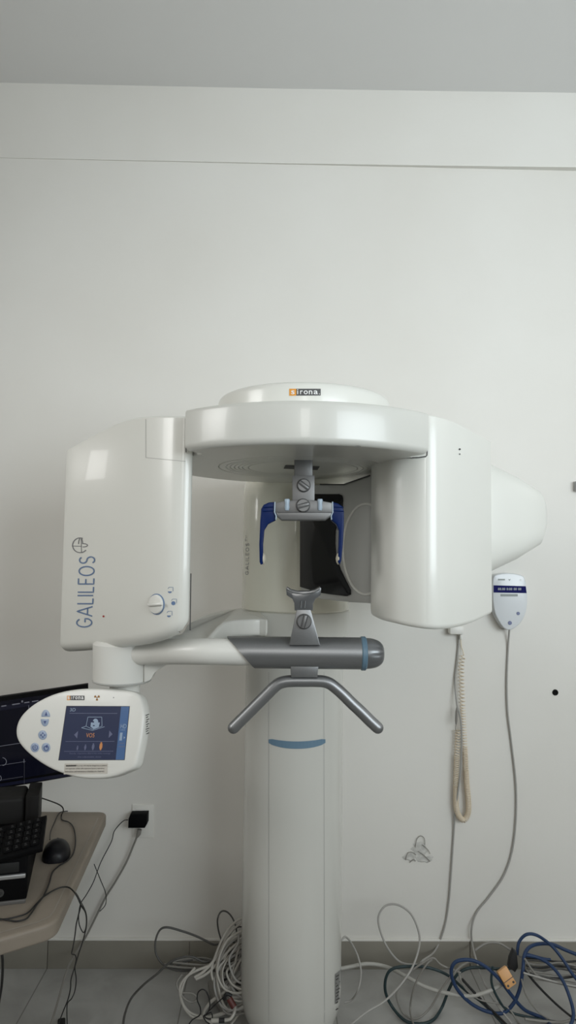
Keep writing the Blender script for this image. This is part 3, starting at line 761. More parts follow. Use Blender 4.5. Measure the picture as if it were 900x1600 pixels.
# oval remote control
yr = WY-.045
ol = [(770, 915), (771, 903), (776, 898), (790, 895.5), (805, 896.5), (817, 900), (821.5, 908), (824, 925), (824, 945), (820, 962), (812, 975), (800, 983.5), (790, 983), (782, 974), (774, 958), (770.5, 938)]
pp = [P(v.x, v.y, yr) for v in catmull([Vector((x, y, 0)) for x, y in ol], 4, True)]; cen = sum(pp, Vector())/len(pp)
re = empty('wall_remote', (cen.x, WY, cen.z-.09), 'white oval remote with a dark blue band fixed to the wall', 'remote control')
m = MB(); m.grid([[cen+(p-cen)*s_+Vector((0, d, 0)) for p in pp] for s_, d in ((.94, 0), (.98, .001), (1, .004), (1, .014), (.97, .018), (.97, .02), (1.0, .022), (1.0, .038), (.9, .044))], closed_u=True)
m.f.append(list(range(len(pp)))); m.m.append(0); m.f.append([len(m.v)-len(pp)+j for j in range(len(pp))]); m.m.append(0)
rb = m.build('remote_body', mat('cool_white_plastic', (.64, .66, .68), .3, coat=.2), re)
S = onplane(cen, Vector((0, -1, 0)))
m = MB(); lay(m, ([(771.3, 914.5), (821.5, 916), (823, 926.8), (771.3, 925.8)], F4), S, .0008, 0)
for x0, x1_, t_ in ((778, 789.5, '88.88'), (791.5, 800.5, '8:88'), (802.5, 807.5, '88'), (809.5, 814.5, '88')):
    lay(m, text2(t_, rect(x0, 918.5, x1_, 922.2), .01), S, .0014, 1)
m.build('display_strip', [mat('deep_blue_strip', (.006, .007, .085), .6, spec=.1), mat('lcd_grey', (.35, .38, .38), .5)], rb, smooth=0, recalc=False)
MK = mat('mark_grey', (.25, .27, .26), .5)
for rc in (rect(782, 928.3, 809, 931.8), rect(778, 904.5, 789, 906.8)):
    m = MB(); lay(m, (rc, F4), S, .0008, 0); m.build('printed_line', MK, rb, smooth=0, recalc=False)
m = MB(); lay(m, ([(794, 904.5), (796, 905.5), (798, 904.5), (796.2, 907.8)], F4), S, .0008, 0); m.build('printed_mark', MK, rb, smooth=0, recalc=False)
for x, y, rr in ((809.5, 958.5, 2.7), (796.5, 973.3, 3.2)):
    m = MB(); m.lathe(S(x, y, -.001), (0, -1, 0), [(rr*.00216, 0), (rr*.00216, .002), (rr*.0019, .0028)], 20); m.build('button', mat('button_slate', (.13, .15, .27), .4), rb)
m = MB(); lay(m, disc2(814, 906.5, 1.4), S, .001); m.build('indicator_light', WLET, rb, smooth=0, recalc=False)

# cables helper
def cable(name, pts, r, material, label, cat='cable', group=None, k=7, seg=8, dflt=2.2):
    q = []
    for p in pts:
        if len(p) == 2: p = (p[0], p[1], dflt)
        q.append(p[3] if len(p) == 4 else Pf(p[0], p[1], p[2], r+.001))
    m = MB(); path = catmull(q, k)
    path = [Vector((p.x, min(p.y, WY-.001-r), max(p.z, r))) for p in path]
    m.tube(path, r, seg); o = m.build(name, material, smooth=60)
    return tag(o, label, cat, group)

w = WY-.006
cable('remote_cable', [(796, 983, w-.02), (794, 1010, w), (792, 1060, w), (793, 1110, w), (799, 1160, w), (806, 1225, w), (806, 1280, w), (800, 1330, w), (787, 1368, w), (765, 1400, w), (745, 1425, w), (737, 1450, w-.01), (738, 1475, w-.02), (744, 1500, 2.27), (752, 1525, 2.24), (770, 1560), (800, 1600)], .0033, CAB_M, 'grey cable hanging down the wall from the oval remote')
# cord hook under the right housing
m = MB(); m.box(P(712, 984, WY-.02), (.050, .035, .03), None, .006); m.box(P(720, 992, WY-.015), (.010, .02, .03), None, .003)
tag(m.build('cord_holder', PLUG), 'small white cord holder on the wall under the right housing', 'cord holder')
# coiled handset cord
cp = [(719, 993, w-.01), (721, 1010, w), (724, 1022, w-.012), (721, 1040, w-.012), (722, 1080, w-.012), (724, 1130, w-.012), (727, 1180, w-.012), (729, 1220, w-.012), (732, 1255, w-.012), (731, 1272, w-.012), (725, 1281, w-.012), (718, 1276, w-.012), (713, 1262, w-.012), (712.5, 1230, w-.012), (713.5, 1190, w-.012), (715, 1150, w-.012), (716, 1140, w-.012)]
cen = catmull([P(*p) for p in cp], 12); L = [0]
for a, b_ in zip(cen[:-1], cen[1:]): L.append(L[-1]+(b_-a).length)
tot = L[-1]; path = []; ph = 0
def at_len(s_):
    import bisect
    i = min(max(bisect.bisect_left(L, s_), 1), len(L)-1); t = (s_-L[i-1])/max(L[i]-L[i-1], 1e-9); return cen[i-1].lerp(cen[i], t), (cen[i]-cen[i-1]).normalized()
s_ = 0; N = 0
s0 = L[24]
while s_ < tot:
    p, t = at_len(s_)
    u = Vector((0, 1, 0)); v = t.cross(u).normalized()
    f_ = (s_-s0)/(tot-s0)
    pitch_ = .0125 if f_ < .2 else (.0095 if f_ < .36 else (.0058 if f_ < .45 else (.0042 if f_ < .78 else (.0062 if f_ < .9 else .0095))))
    amp = 0 if s_ < s0 else min(1, (s_-s0)/.01)*.0085
    path.append(p+(u*math.sin(ph)+v*math.cos(ph))*amp)
    if amp == 0: s_ += .004
    else: ph += 2*PI/12; s_ += pitch_/12
m = MB(); m.tube(path, .0017, 6); tag(m.build('coiled_cord', COIL, smooth=60), 'beige coiled cord hanging in a long loop on the wall', 'cord')
cable('handset_cable', [(717, 993, w-.005), (716, 1012, w), (713, 1040, w), (711, 1065, w-.003), (714, 1100, w-.02), (720, 1125, w-.024), (721.5, 1160, w-.024), (720, 1200, w-.024), (716, 1235, w-.024), (711, 1270, w-.01), (709, 1300, w), (705, 1360, w), (701, 1410, w), (694, 1450, w), (680, 1485, w-.02), (662, 1500, 2.26), (650, 1507, 2.27), (625, 1503, 2.25), (605, 1480, 2.25), (593, 1450, 2.27), (592, 1430, 2.28), (603, 1415, 2.29), (622, 1414, 2.29), (642, 1428, 2.28), (654, 1455, 2.26), (655, 1478, 2.22), (645, 1510, 2.18), (625, 1540, 2.15), (600, 1565, 2.13), (572, 1582, 2.1), (545, 1604, 2.08)], .0032, CAB_M, 'grey cable dropping down the wall into one standing loop right of the column')
m = MB(); m.tube([P(714, 1105, w-.03), P(713.5, 1112, w-.03), P(713, 1126, w-.03), P(712.5, 1132, w-.03)], [.002, .0042, .0042, .002], 12); m.tube(catmull([P(712.5, 1132, w-.03), P(712, 1140, w-.022), P(716, 1145, w-.012)], 5), .0012, 6)
tag(m.build('cord_connector', CAB_G), 'small grey inline connector beside the coiled cord', 'connector')
# wall hole
m = MB(); m.lathe(P(867.5, 1082, WY), (0, -1, 0), [(.0115, -.002), (.0105, .002), (.007, .0035), (.004, .001)], 14); tag(m.build('wall_plug', mat('plug_black', (.006, .006, .006), .7, spec=.1)), 'small black plug set in the wall low on the right', 'wall plug')
m = MB(); 
# chipped plaster with wire hooks
def blob(cx, cy, rx, ry, k=16, seed=0):
    rnd = random.Random(seed); return [(cx+rx*(1+rnd.uniform(-.3, .3))*math.cos(2*PI*j/k), cy+ry*(1+rnd.uniform(-.3, .3))*math.sin(2*PI*j/k)) for j in range(k)]
ch = empty('wall_hooks', P(655, 1352, WY-.001), 'patch of chipped plaster with bent wire ends on the wall', 'wall patch')
m = MB()
for a_ in (blob(656, 1326, 12, 12, 18, 1), blob(642, 1339, 11, 7, 16, 2), blob(664, 1342, 13, 6, 16, 3), blob(654, 1334, 9, 12, 16, 5)):
    pp = [P(x, y, WY-.0006) for x, y in a_]; c = sum(pp, Vector())/len(pp)
    m.grid([pp, [c+(p-c)*.7+Vector((0, -.002, 0)) for p in pp], [c+(p-c)*.35+Vector((0, -.0005, 0)) for p in pp]], closed_u=True); m.f.append([len(m.v)-len(pp)+j for j in range(len(pp))]); m.m.append(0)
m.build('plaster_patch', mat('patched_plaster', (.55, .54, .51), .9, noise=.35, nscale=70, bump=.8, bscale=120), ch)
for pl_ in ([(649, 1324), (651, 1312), (657, 1306), (663, 1310), (664, 1320)], [(634, 1344), (637, 1333), (645, 1332), (650, 1336)], [(653, 1330), (662, 1336), (672, 1346)], [(640, 1348), (646, 1343), (649, 1346)], [(660, 1320), (668, 1327), (672, 1334)]):
    m = MB(); m.tube(catmull([P(x, y, WY-.006) for x, y in pl_], 4), .0011, 6); m.build('wire_end', CAB_G, ch)
# box cut by the right edge of the picture
m = MB(); p = P(908, 760, WY-.012); m.box(p, (.045, .026, .036), None, .003); tag(m.build('wall_box', mat('box_grey', (.33, .33, .33), .5)), 'small grey box on the wall at the right edge', 'wall box')

# outlet, black adapter, white plug
ou = empty('wall_outlet', P(223, 1308, WY), 'white wall outlet plate low on the wall beside the desk', 'outlet')
m = MB(); m.slab([P(207, 1256, WY), P(241, 1257, WY), P(240, 1308, WY), P(206.5, 1307, WY)], Vector((0, -.006, 0)), .0025); pt = m.build('cover_plate', PLUG, ou)
m = MB(); m.slab([P(213, 1263, WY-.006), P(233, 1263, WY-.006), P(233, 1301, WY-.006), P(213, 1301, WY-.006)], Vector((0, -.003, 0)), .001); m.build('socket', PLUG, ou)
ad = empty('power_adapter', P(214, 1295, WY-.03), 'black block power adapter plugged into the wall outlet', 'power adapter')
m = MB(); m.slab([P(203.5, 1272.5, WY-.045), P(230, 1272, WY-.045), P(229.5, 1288, WY-.045), P(226, 1294, WY-.045), P(200, 1294, WY-.045), P(200.5, 1280, WY-.045)], Vector((0, .035, 0)), .002); m.build('adapter_body', BLACKP, ad)
m = MB(); q = [Pf(x, y, Y) for x, y, Y in [(200, 1281, WY-.03), (194, 1282, WY-.03), (186, 1289, WY-.02), (178, 1300, WY-.02), (174, 1315, WY-.02), (160, 1342, WY-.03), (154, 1356, WY-.04), (146, 1378, WY-.06), (135, 1398, WY-.09), (126, 1412, WY-.12), (123, 1430, WY-.12), (124, 1445, WY-.12), (130, 1457, WY-.12), (134, 1450, WY-.12), (135, 1435, WY-.12), (134, 1425, WY-.12), (127, 1410, WY-.14), (119, 1396, 1.95), (110, 1388, 1.8)]]
m.tube(catmull(q, 6), .0016, 6); m.build('adapter_cord', CAB_K, ad)
m = MB(); m.tube([P(218, 1296, WY-.03), P(216.5, 1303, WY-.03), P(214, 1308, WY-.03)], [.008, .0075, .004], 12)
q = [Pf(x, y, Y) for x, y, Y in [(214.5, 1306, WY-.03), (208, 1322, WY-.02), (197, 1348, WY-.02), (180, 1378, WY-.02), (165, 1402, WY-.02), (150, 1432, WY-.02), (136, 1460, WY-.03), (120, 1487, WY-.05), (106, 1512, 2.22), (96, 1545, 2.14), (86, 1580, 2.08), (78, 1606, 2.03)]]
m.tube(catmull(q, 6), .0034, 8); tag(m.build('power_cable', CAB_G), 'pale grey power cable running from outlet down to the floor', 'cable')
cable('thin_cable', [(147, 1350, 2.25), (151, 1360, 2.25), (157, 1375, 2.26), (164, 1392, 2.27), (166, 1405, 2.28), (164, 1415, 2.28), (156, 1424, 2.29)], .0014, CAB_K, 'short thin black wire crossing in front of the pale power cable', 'wire')

# ------------------------------------------------------------------ desk and what stands on it
ZD = .60
c1 = PZ(88, 1441, ZD); c2 = PZ(168, 1268, ZD); c0 = PZ(0, 1467, ZD)
fd = (c0-c1).normalized(); far = c1+fd*1.0; back = Vector((far.x-.08, c2.y, ZD))
pts = [(c1.x, c1.y, ZD, ZD-.036), (c2.x, c2.y, ZD, ZD-.036), (back.x, back.y, ZD, ZD-.036), (far.x, far.y, ZD, ZD-.036)]
plan = [tuple(v) for v in roundpoly(pts, [.03, .03, .01, .01], 6)]
# straight runs subdivided so normals stay true
pl2 = []
for i in range(len(plan)):
    a = Vector(plan[i]); b_ = Vector(plan[(i+1) % len(plan)]); pl2.append(tuple(a))
    if (b_-a).length > .1: pl2 += [tuple(a.lerp(b_, .04)), tuple(a.lerp(b_, .96))]
dk = empty('desk', (c1.x-.5, 1.8, 0), 'grey laminate desk in the lower left corner', 'desk')
m = MB(); m.shell(pl2, .007, .006, 4); top_ = m.build('desk_top', DESKM, dk)
DS = lambda x, y, off=.0006: PZ(x, y, ZD+off)
m = MB(); lay(m, ribbon(subline([(0, 1457), (60, 1440), (78, 1432), (84, 1424), (150, 1286), (153, 1278)], 6), 2.2), DS, .0005)
m.build('edge_inlay', mat('inlay_pale', (.275, .245, .205), .6), top_, smooth=0, recalc=False)
for yy in (1.50, 2.08):
    m = MB(); m.box((c1.x-.80, yy, (ZD-.036)/2), (.05, .05, ZD-.036), None, .003); m.build('leg', DARKP, dk)
m = MB(); m.box((c1.x-.80, 1.79, ZD-.075), (.04, .56, .06), None, .003); m.build('rail', DARKP, dk)
for yy in (1.98,):
    pass

# monitor behind the printer
m = MB(); mn = empty('monitor', P(-20, 1300, 1.98), 'black flat monitor showing a dark scan view behind the control panel', 'monitor')
mn.location = (P(-20, 1300, 2.1).x, 2.12, ZD); mn['_w'] = tuple(mn.location)
ma = P(0, 1160, 2.03); mb_ = P(120, 1150, 2.09); md = (mb_-ma); md.z = 0; md.normalize(); mn_n = Vector((md.y, -md.x, .06)).normalized(); MS = onplane(ma, mn_n)
def xl(x, ya, yb): return (x, ya+(yb-ya)*(x/110.0))
cor = [xl(-190, 1089, 1073), xl(138, 1089, 1073), xl(138, 1233, 1214), xl(-190, 1233, 1214)]
mnn = mn_n if mn_n.dot(CP-ma) > 0 else -mn_n
m.slab([MS(x, y, 0) for x, y in cor], -mnn*.035, .004); m.build('bezel', BLACKP, mn)
m = MB(); cor2 = [xl(-184, 1096, 1080), xl(122, 1096, 1080), xl(122, 1222, 1203), xl(-184, 1222, 1203)]
lay(m, (cor2, F4), MS, .0012, 0)
def mline(x0, x1, y, wd, mi, off=.0018): lay(m, ribbon([(x0, y-.155*x0), (x1, y-.155*x1)], wd), MS, off, mi)
mline(-184, 122, 1107, 7, 1)
for x0, x1_ in ((2, 10), (19, 31), (38, 46), (50, 60)): mline(x0, x1_, 1104, 1.6, 2, .0022)
lay(m, (rect(33.5, 1094.5, 36, 1097.5), F4), MS, .0024, 2)
mline(-184, 122, 1166, .8, 2); mline(-184, 40, 1196, .5, 2)
lay(m, ribbon([(38, 1186), (38, 1226)], .6), MS, .0018, 3); lay(m, ribbon([(45, 1102), (45, 1109)], .9), MS, .002, 2); lay(m, ribbon([(37.5, 1186), (37.5, 1192)], .9), MS, .002, 2)
lay(m, ribbon(arc(4, 1190, 6, 6, -90, 90, 10), 1), MS, .002, 2); lay(m, ribbon(arc(-1, 1216, 3, 4, -90, 90, 8), 1), MS, .002, 2)
mline(-40, 36, 1219, 1.0, 3)
mline(-184, 122, 1228-1, 5, 1, .0016)
m.build('screen', [SCRK, SCRK2, mat('screen_line', (.12, .125, .15), .4, emit=.4), mat('screen_line_dim', (.035, .036, .045), .4, emit=.4)], mn, smooth=0, recalc=False)
zb_ = P(-40, 1235, 2.06); m = MB(); m.box((zb_.x-.02, 2.10, (ZD+zb_.z)/2+.03), (.05, .02, zb_.z-ZD+.07), None, .004); m.build('stand_neck', BLACKP, mn)
m = MB(); m.box((zb_.x-.02, 2.08, ZD+.006), (.22, .13, .012), None, .004); m.build('stand_base', BLACKP, mn)

# printer
pr = empty('printer', (-.72, 1.72, ZD), 'black printer with a silver strip at the left edge of the desk', 'printer')
yf = PZ(37, 1411, ZD).y; fl = PZ(37, 1411, ZD); f0 = PZ(0, 1426, ZD); dx = Vector((math.cos(.25), math.sin(.25), 0)); dyv = Vector((-dx.y, dx.x, 0))
Rp = Matrix((dx, dyv, Vector((0, 0, 1)))).transposed()
W = .40
def pbox(x0, x1, y0, y1, z0, z1, bev=.003):              # local: x from the right front corner leftwards negative
    return (Vector((fl.x, fl.y, ZD))+dx*((x0+x1)/2)+dyv*((y0+y1)/2)+Vector((0, 0, (z0+z1)/2)), (x1-x0, y1-y0, z1-z0))
m = MB(); c, sz = pbox(-W, .006, .0, .27, .006, .120); m.box(c, sz, Rp, .006, 0, 3); pb = m.build('printer_body', BLACKP, pr)
m = MB(); c, sz = pbox(-W, .004, -.003, .34, 0, .009); m.box(c, sz, Rp, .002); m.build('base_rim', mat('rim_grey', (.10, .095, .09), .4), pr)
m = MB(); c, sz = pbox(-W, .002, -.006, .01, .058, .067); m.box(c, sz, Rp, .002); so = m.build('silver_strip', mat('strip_silver', (.42, .42, .42), .3, metal=.6), pr); so['label'] = 'silver strip across the front'
m = MB(); c, sz = pbox(-W, -.012, -.002, .02, .070, .094); m.box(c, sz, Rp, .003); m.build('output_slot', mat('slot_black', (.003, .003, .003), .7), pr)
m = MB(); cc = Vector((fl.x, fl.y, ZD))+dx*(-.052)-dyv*.0006+Vector((0, 0, .028)); R2 = Rp
tv, tf = text2('hp', [(0, 0), (1, 0), (1, 1), (0, 1)])
m.lathe(cc, -dyv, [(.009, -.0005), (.009, .0008)], 24); m.add([cc-dyv*.0012+dx*((v[0]-.5)*.010)+Vector((0, 0, (.5-v[1])*.010)) for v in tv], tf, 1)
m.build('round_mark', [mat('mark_dim', (.045, .045, .045), .4), BLACKM], pr, smooth=0)
m = MB(); c, sz = pbox(-W+.01, -.020, .17, .27, .10, .184); m.box(c, sz, Rp, .012, 0, 3); m.build('feeder_lid', DARKP, pr)
m = MB(); c, sz = pbox(-.018, .014, .16, .27, .10, .187); m.box(c, sz, Rp, .003, 0, 2); m.build('feeder_side', mat('side_charcoal', (.012, .0115, .011), .5, spec=.1), pr)
# keyboard leaning on the printer
kb = empty('keyboard', (-.73, 1.65, ZD+.105), 'black keyboard lying tilted on top of the printer', 'keyboard')
k1 = P(66, 1323, 1.634); k2 = P(73, 1273, 1.755); k3 = P(0, 1341, 1.60)
ku = (k3-k1).normalized(); kv = (k2-k1); kraw = kv.copy(); kv = (kv-ku*kv.dot(ku)); KH = kv.length; kv.normalize(); kn_ = ku.cross(kv).normalized()
if kn_.z < 0: kn_ = -kn_
m = MB(); m.slab([k1, k1+ku*.42, k1+ku*.42+kraw, k1+kraw], -kn_*.014, .003); m.build('keyboard_base', BLACKP, kb)
KEY = mat('key_black', (.003, .003, .0035), .6, spec=.07); KL = mat('key_print', (.09, .09, .09), .5)
random.seed(3)
keym = None
rowsn = 5; kp = KH*.86/rowsn
for r_ in range(rowsn):
    for c_ in range(9):
        x0 = .010+c_*.0195+(.006 if c_ > 3 else 0); y0 = KH*.08+r_*kp
        cc = k1+ku*(x0+.0085)+kraw*((y0+kp/2)/KH)+kn_*.0012
        if keym is None:
            m = MB(); Rk = Matrix((ku, kv, kn_)).transposed()
            m.box(cc, (.0178, kp*.93, .005), Rk, .0012, 0); m.box(cc+kn_*.0027+kv*kp*.15, (.004, .0012, .0002), Rk, 0, 1); m.box(cc+kn_*.0027-kv*kp*.12, (.006, .0010, .0002), Rk, 0, 1)
            keym = m.build('key', [KEY, KL], kb); kc0 = cc
        else:
            o = keym.copy(); COL.objects.link(o); o.location = keym.location+(cc-kc0)
# mouse
mc = PZ(88, 1338, ZD); m = MB(); rows = []
for i in range(13):
    a = PI*i/12; yy = -math.cos(a)*.048; rr = math.sin(a)**.65
    rows.append([mc+Vector((.036*rr*math.copysign(abs(math.cos(t))**.85, math.cos(t)), yy, .001+max(0, .040*rr*math.sin(t)))) for t in [PI*j/16 for j in range(17)]]+[])
ms = empty('mouse', mc, 'black computer mouse on the desk beside the keyboard', 'mouse')
mm = MB(); mm.grid(rows); mm.grid([[r_[0] for r_ in rows], [r_[-1] for r_ in rows]]); Rz = Matrix.Rotation(math.radians(12), 3, 'Z'); mm.v = [mc+Rz @ (v-mc) for v in mm.v]
mbd = mm.build('mouse_body', mat('mouse_black', (.006, .006, .008), .4, spec=.25), ms, smooth=60)
m = MB(); m.lathe(mc+Vector((-.006, .026, .0295)), (1, 0, 0), [(.006, -.003), (.0075, -.002), (.0075, .002), (.006, .003)], 18); m.build('scroll_wheel', DARKP, ms)
def D(x, y, dz=.004): return (x, y, 0, PZ(x, y, ZD+dz))
m = MB(); q = [PZ(78, 1312, ZD+.012), PZ(79, 1300, ZD+.006), PZ(85, 1285, ZD+.003), PZ(92, 1271, ZD+.003), PZ(100, 1268, ZD+.003), PZ(106, 1267.5, ZD+.003)]
m.tube(catmull(q, 6), .0015, 6); m.build('mouse_cord', CAB_K, ms)
cable('desk_cable', [(15, 1235, 1.84), (30, 1240, 1.84), (52, 1245, 1.85), (65, 1247, 1.9), (92, 1257, 2.0), (99, 1265, 2.05), D(96, 1274), D(97, 1281), D(108, 1285), D(115, 1294), D(118, 1312), D(115, 1332), D(105, 1345), D(92, 1353), D(82, 1363), D(77, 1380), D(68, 1400), D(58, 1413), D(48, 1428), D(40, 1436), D(25, 1439.5), D(8, 1437), D(-20, 1434)], .0018, CAB_K, 'black cord curving over the desk past the mouse to the left edge')
cable('hanging_cable', [D(-20, 1439), D(0, 1437), D(20, 1434), D(42, 1427), D(56, 1413), D(68, 1401), D(84, 1391), D(98, 1386, .006), D(108, 1387, .006), D(116, 1394, .004), (121, 1402, 1.62), (127, 1415, 1.62), (134, 1427, 1.64), (135, 1445, 1.68), (131, 1465, 1.75), (124, 1487, 1.85), (117, 1510, 1.95), (111, 1530, 2.0), (110, 1545, 2.03), (106, 1562, 2.04), (98, 1582, 2.05), (90, 1604, 2.04)], .0017, CAB_K, 'black cord looping off the desk edge and hanging down to the floor')
cable('hanging_cable', [(124, 1405, 1.72), (126, 1415, 1.72), (122, 1432, 1.75), (119, 1445, 1.8), (117, 1462, 1.85), (114, 1480, 1.95), (112, 1490, 2.0), (117, 1492, 2.03), (119, 1498, 2.05), (117, 1512, 2.06), (119, 1530, 2.06), (117, 1548, 2.06), (112, 1560, 2.05), (105, 1570, 2.05), (105, 1602, 2.04)], .0016, CAB_K, 'thinner kinked black cord hanging under the desk corner')
cable('leg_cable', [(2, 1484, 1.6), (4, 1500, 1.65), (4, 1520, 1.7), (2, 1545, 1.75), (-2, 1570, 1.8), (-8, 1620, 1.85)], .003, CAB_K, 'black cable hanging under the desk at the left edge')
m = MB(); pp_ = PZ(96, 1602, .012); m.box(pp_, (.022, .04, .02), Matrix.Rotation(.3, 3, 'Z'), .004); tag(m.build('inline_plug', DARKP), 'small dark plug on the floor under the hanging cords', 'plug')

# ------------------------------------------------------------------ floor cables left of the column
GR = 'tangled cables left of the column'
cable('floor_cable', [(192, 1606, 2.04), (195, 1585, 2.1), (205, 1560), (225, 1538), (245, 1522), (262, 1506), (280, 1497), (300, 1495), (320, 1503), (345, 1497)], .0034, CAB_D, 'dark grey cable crossing the floor from the bottom edge up to the tangle')
cable('floor_cable', [(352, 1472, 2.25), (335, 1476, 2.27), (322, 1470, 2.28), (305, 1462, 2.28), (285, 1455, 2.28), (262, 1449, 2.27), (250, 1453, 2.27), (243, 1470, 2.26), (244, 1490, 2.25), (255, 1507, 2.24), (275, 1516, 2.22), (300, 1516, 2.22), (330, 1508, 2.2), (352, 1498, 2.2)], .0033, CAB_D, 'dark grey cable standing in a wide loop against the skirting left of the column')
for i, (yy, h_, dx_) in enumerate([(1508, 6, 0), (1512, 12, 6), (1503, 4, 12), (1510, 9, 20)]):
    cable('slack_cable', [(255+dx_, yy, 2.24), (275+dx_, yy-h_, 2.25), (305+dx_, yy-h_-2, 2.25), (340, yy-h_+2, 2.22), (372, yy-h_-8, 2.2), (390, yy-h_-14, 2.2), (362, yy+2, 2.17), (325, yy+5, 2.19), (290+dx_, yy+4, 2.21), (258+dx_, yy+1, 2.23)], .003, CAB_D if i % 2 else CAB_G, 'grey slack cable lying in flat loops by the skirting', 'cable', 'flat grey cable loops')
cable('arched_cable', [(346, 1470, 2.27), (341, 1452, 2.28), (340, 1436, 2.28), (345, 1425, 2.29), (353, 1424, 2.29), (361, 1431, 2.28), (367, 1443, 2.27), (370, 1458, 2.25), (369, 1475, 2.22)], .0026, CAB_D, 'thin dark cable arching highest on the wall beside the column')
cable('arched_cable', [(352, 1475, 2.24), (358, 1462, 2.25), (366, 1452, 2.25), (375, 1448, 2.25), (382, 1452, 2.24), (386, 1462, 2.2)], .0024, CAB_D, 'short dark cable arch half hidden by the column')
wl = [
 ([(392, 1431), (375, 1436), (358, 1450), (347, 1468), (338, 1490), (331, 1512), (332, 1528), (342, 1540), (358, 1545)], .0042),
 ([(392, 1436), (374, 1444), (356, 1462), (344, 1485), (338, 1508), (341, 1525), (352, 1540)], .0036),
 ([(392, 1455), (372, 1463), (350, 1480), (335, 1500), (318, 1518), (304, 1527)], .0046),
 ([(392, 1460), (375, 1470), (355, 1488), (340, 1505), (322, 1522), (306, 1530)], .0042),
 ([(374, 1478), (368, 1500), (363, 1520), (365, 1538), (376, 1548)], .0034),
 ([(392, 1480), (376, 1500), (363, 1525), (358, 1542), (360, 1556), (372, 1558), (392, 1552)], .0040),
 ([(360, 1480), (350, 1500), (345, 1520), (350, 1538), (362, 1546)], .0034),
 ([(392, 1520), (370, 1532), (350, 1550), (330, 1565), (319, 1580), (320, 1592), (332, 1599)], .0048),
 ([(392, 1560), (372, 1572), (350, 1582), (320, 1590), (300, 1588), (286, 1570), (281, 1550), (284, 1535), (300, 1520), (330, 1508)], .0040),
 ([(392, 1566), (378, 1578), (366, 1594), (358, 1604)], .0036),
 ([(285, 1522), (276, 1536), (282, 1550), (300, 1552), (308, 1560), (300, 1566), (288, 1560), (280, 1548)], .0032),
 ([(305, 1512), (290, 1530), (283, 1555), (290, 1575), (306, 1586), (335, 1588), (362, 1578), (392, 1562)], .0036)]
desc = ['white cable rising highest behind the column edge', 'thin white cable curving just inside the highest one', 'thick white cable reaching left from the column to the floor',
 'white cable running just under the thick left-reaching one', 'white cable bowing down in the middle of the tangle', 'white cable hooking back under the column',
 'inner white cable bowed beside the dark cables', 'thick white cable sweeping down to the striped plug end', 'long pale cable ringing the outside of the tangle',
 'pale cable leaving the column base at the bottom edge', 'grey cable in a small loop left of the tangle', 'pale cable lying along the lower rim of the tangle']
for (pl_, r_), ds in zip(wl, desc):
    n_ = len(pl_)
    cable('white_cable', [(x, y, 2.14 + .06*min(1, max(0, (1560-y)/110))) for x, y in pl_], r_, CAB_W if 'grey' not in ds else CAB_G, ds, 'cable')
for i in range(10):
    a0 = random.uniform(0, 1); x1_ = 336+random.uniform(-6, 26); yt = 1450+random.uniform(0, 60); yb = 1535+random.uniform(-12, 42)
    cable('pale_cable', [(396, yt-14, 2.2), (376+random.uniform(-4, 6), yt-2, 2.19), (x1_+14, yt+18, 2.17), (x1_, (yt+yb)/2+6, 2.15), (x1_+10, yb, 2.13), (x1_+32, yb+8, 2.12), (396, yb+random.uniform(-14, 4), 2.11)], random.uniform(.0028, .0040), (CAB_W, CAB_G, CAB_M)[i % 3], 'pale cable bowed out from behind the column among many like it', 'cable', 'pale cables bowed beside the column')
# dark mass behind (separate dark cables)
for i in range(9):
    x0 = 338+random.uniform(0, 22); y0 = 1478+i*8.5
    cable('dark_cable', [(x0, y0+6, 2.22), (x0+12, y0-4+random.uniform(-4, 4), 2.23), (x0+28, y0+random.uniform(-5, 5), 2.22), (396, y0-3+random.uniform(-6, 6), 2.2)], .0034, CAB_D if i % 3 else CAB_K, 'dark cable packed behind the white ones beside the column', 'cable', 'dark cables behind the white tangle')
cable('black_wire', [(292, 1606, 2.05), (300, 1594), (312, 1586), (313, 1575), (308, 1562), (310, 1550), (318, 1546), (325, 1555), (328, 1572), (323, 1584), (318, 1588), (322, 1596), (328, 1600)], .0018, CAB_K, 'thin black wire with a small knot loop on the floor', 'wire', dflt=2.08)
cable('black_wire', [(322, 1586), (330, 1582), (331, 1592), (320, 1588), (334, 1572), (345, 1562), (352, 1556)], .0018, CAB_K, 'short black wire tied across the knot', 'wire', dflt=2.1)
m = MB(); a_ = Pf(330, 1595, 2.07, .008); b_ = Pf(352, 1594, 2.07, .008)
m.tube([a_, a_.lerp(b_, .55)], .0062, 12, mi=0); m.tube([a_.lerp(b_, .55), a_.lerp(b_, .95)], .0066, 12, mi=1); m.tube(catmull([a_.lerp(b_, .95), Pf(360, 1592, 2.07, .006), Pf(366, 1582, 2.08, .006), Pf(367, 1572, 2.1, .006)], 5), .0045, 8, mi=0)
tag(m.build('taped_plug', [CAB_W, BLACKM]), 'white cable end with a black tape band on the floor', 'plug')
dc = empty('data_plug', Pf(345, 1560, 2.12, .01), 'flat grey data plug with a dark red tip in the tangle', 'plug')
m = MB(); m.slab([PZ(x, y, .036) for x, y in ((325, 1533), (335, 1528), (352, 1545), (357, 1552), (352, 1572), (345, 1571), (328, 1548))], Vector((0, .0, -.022)), .003); m.build('plug_body', CAB_G, dc)
m = MB(); m.tube([Pf(358, 1560, 2.09, .012), Pf(366, 1574, 2.08, .012)], .009, 12); m.build('red_tip', mat('dark_red', (.09, .02, .015), .5), dc)
m = MB(); m.tube(catmull([Pf(350, 1562, 2.1, .012), Pf(354, 1553, 2.1, .02), Pf(362, 1556, 2.1, .02)], 4), .005, 8); m.build('black_boot', BLACKM, dc)

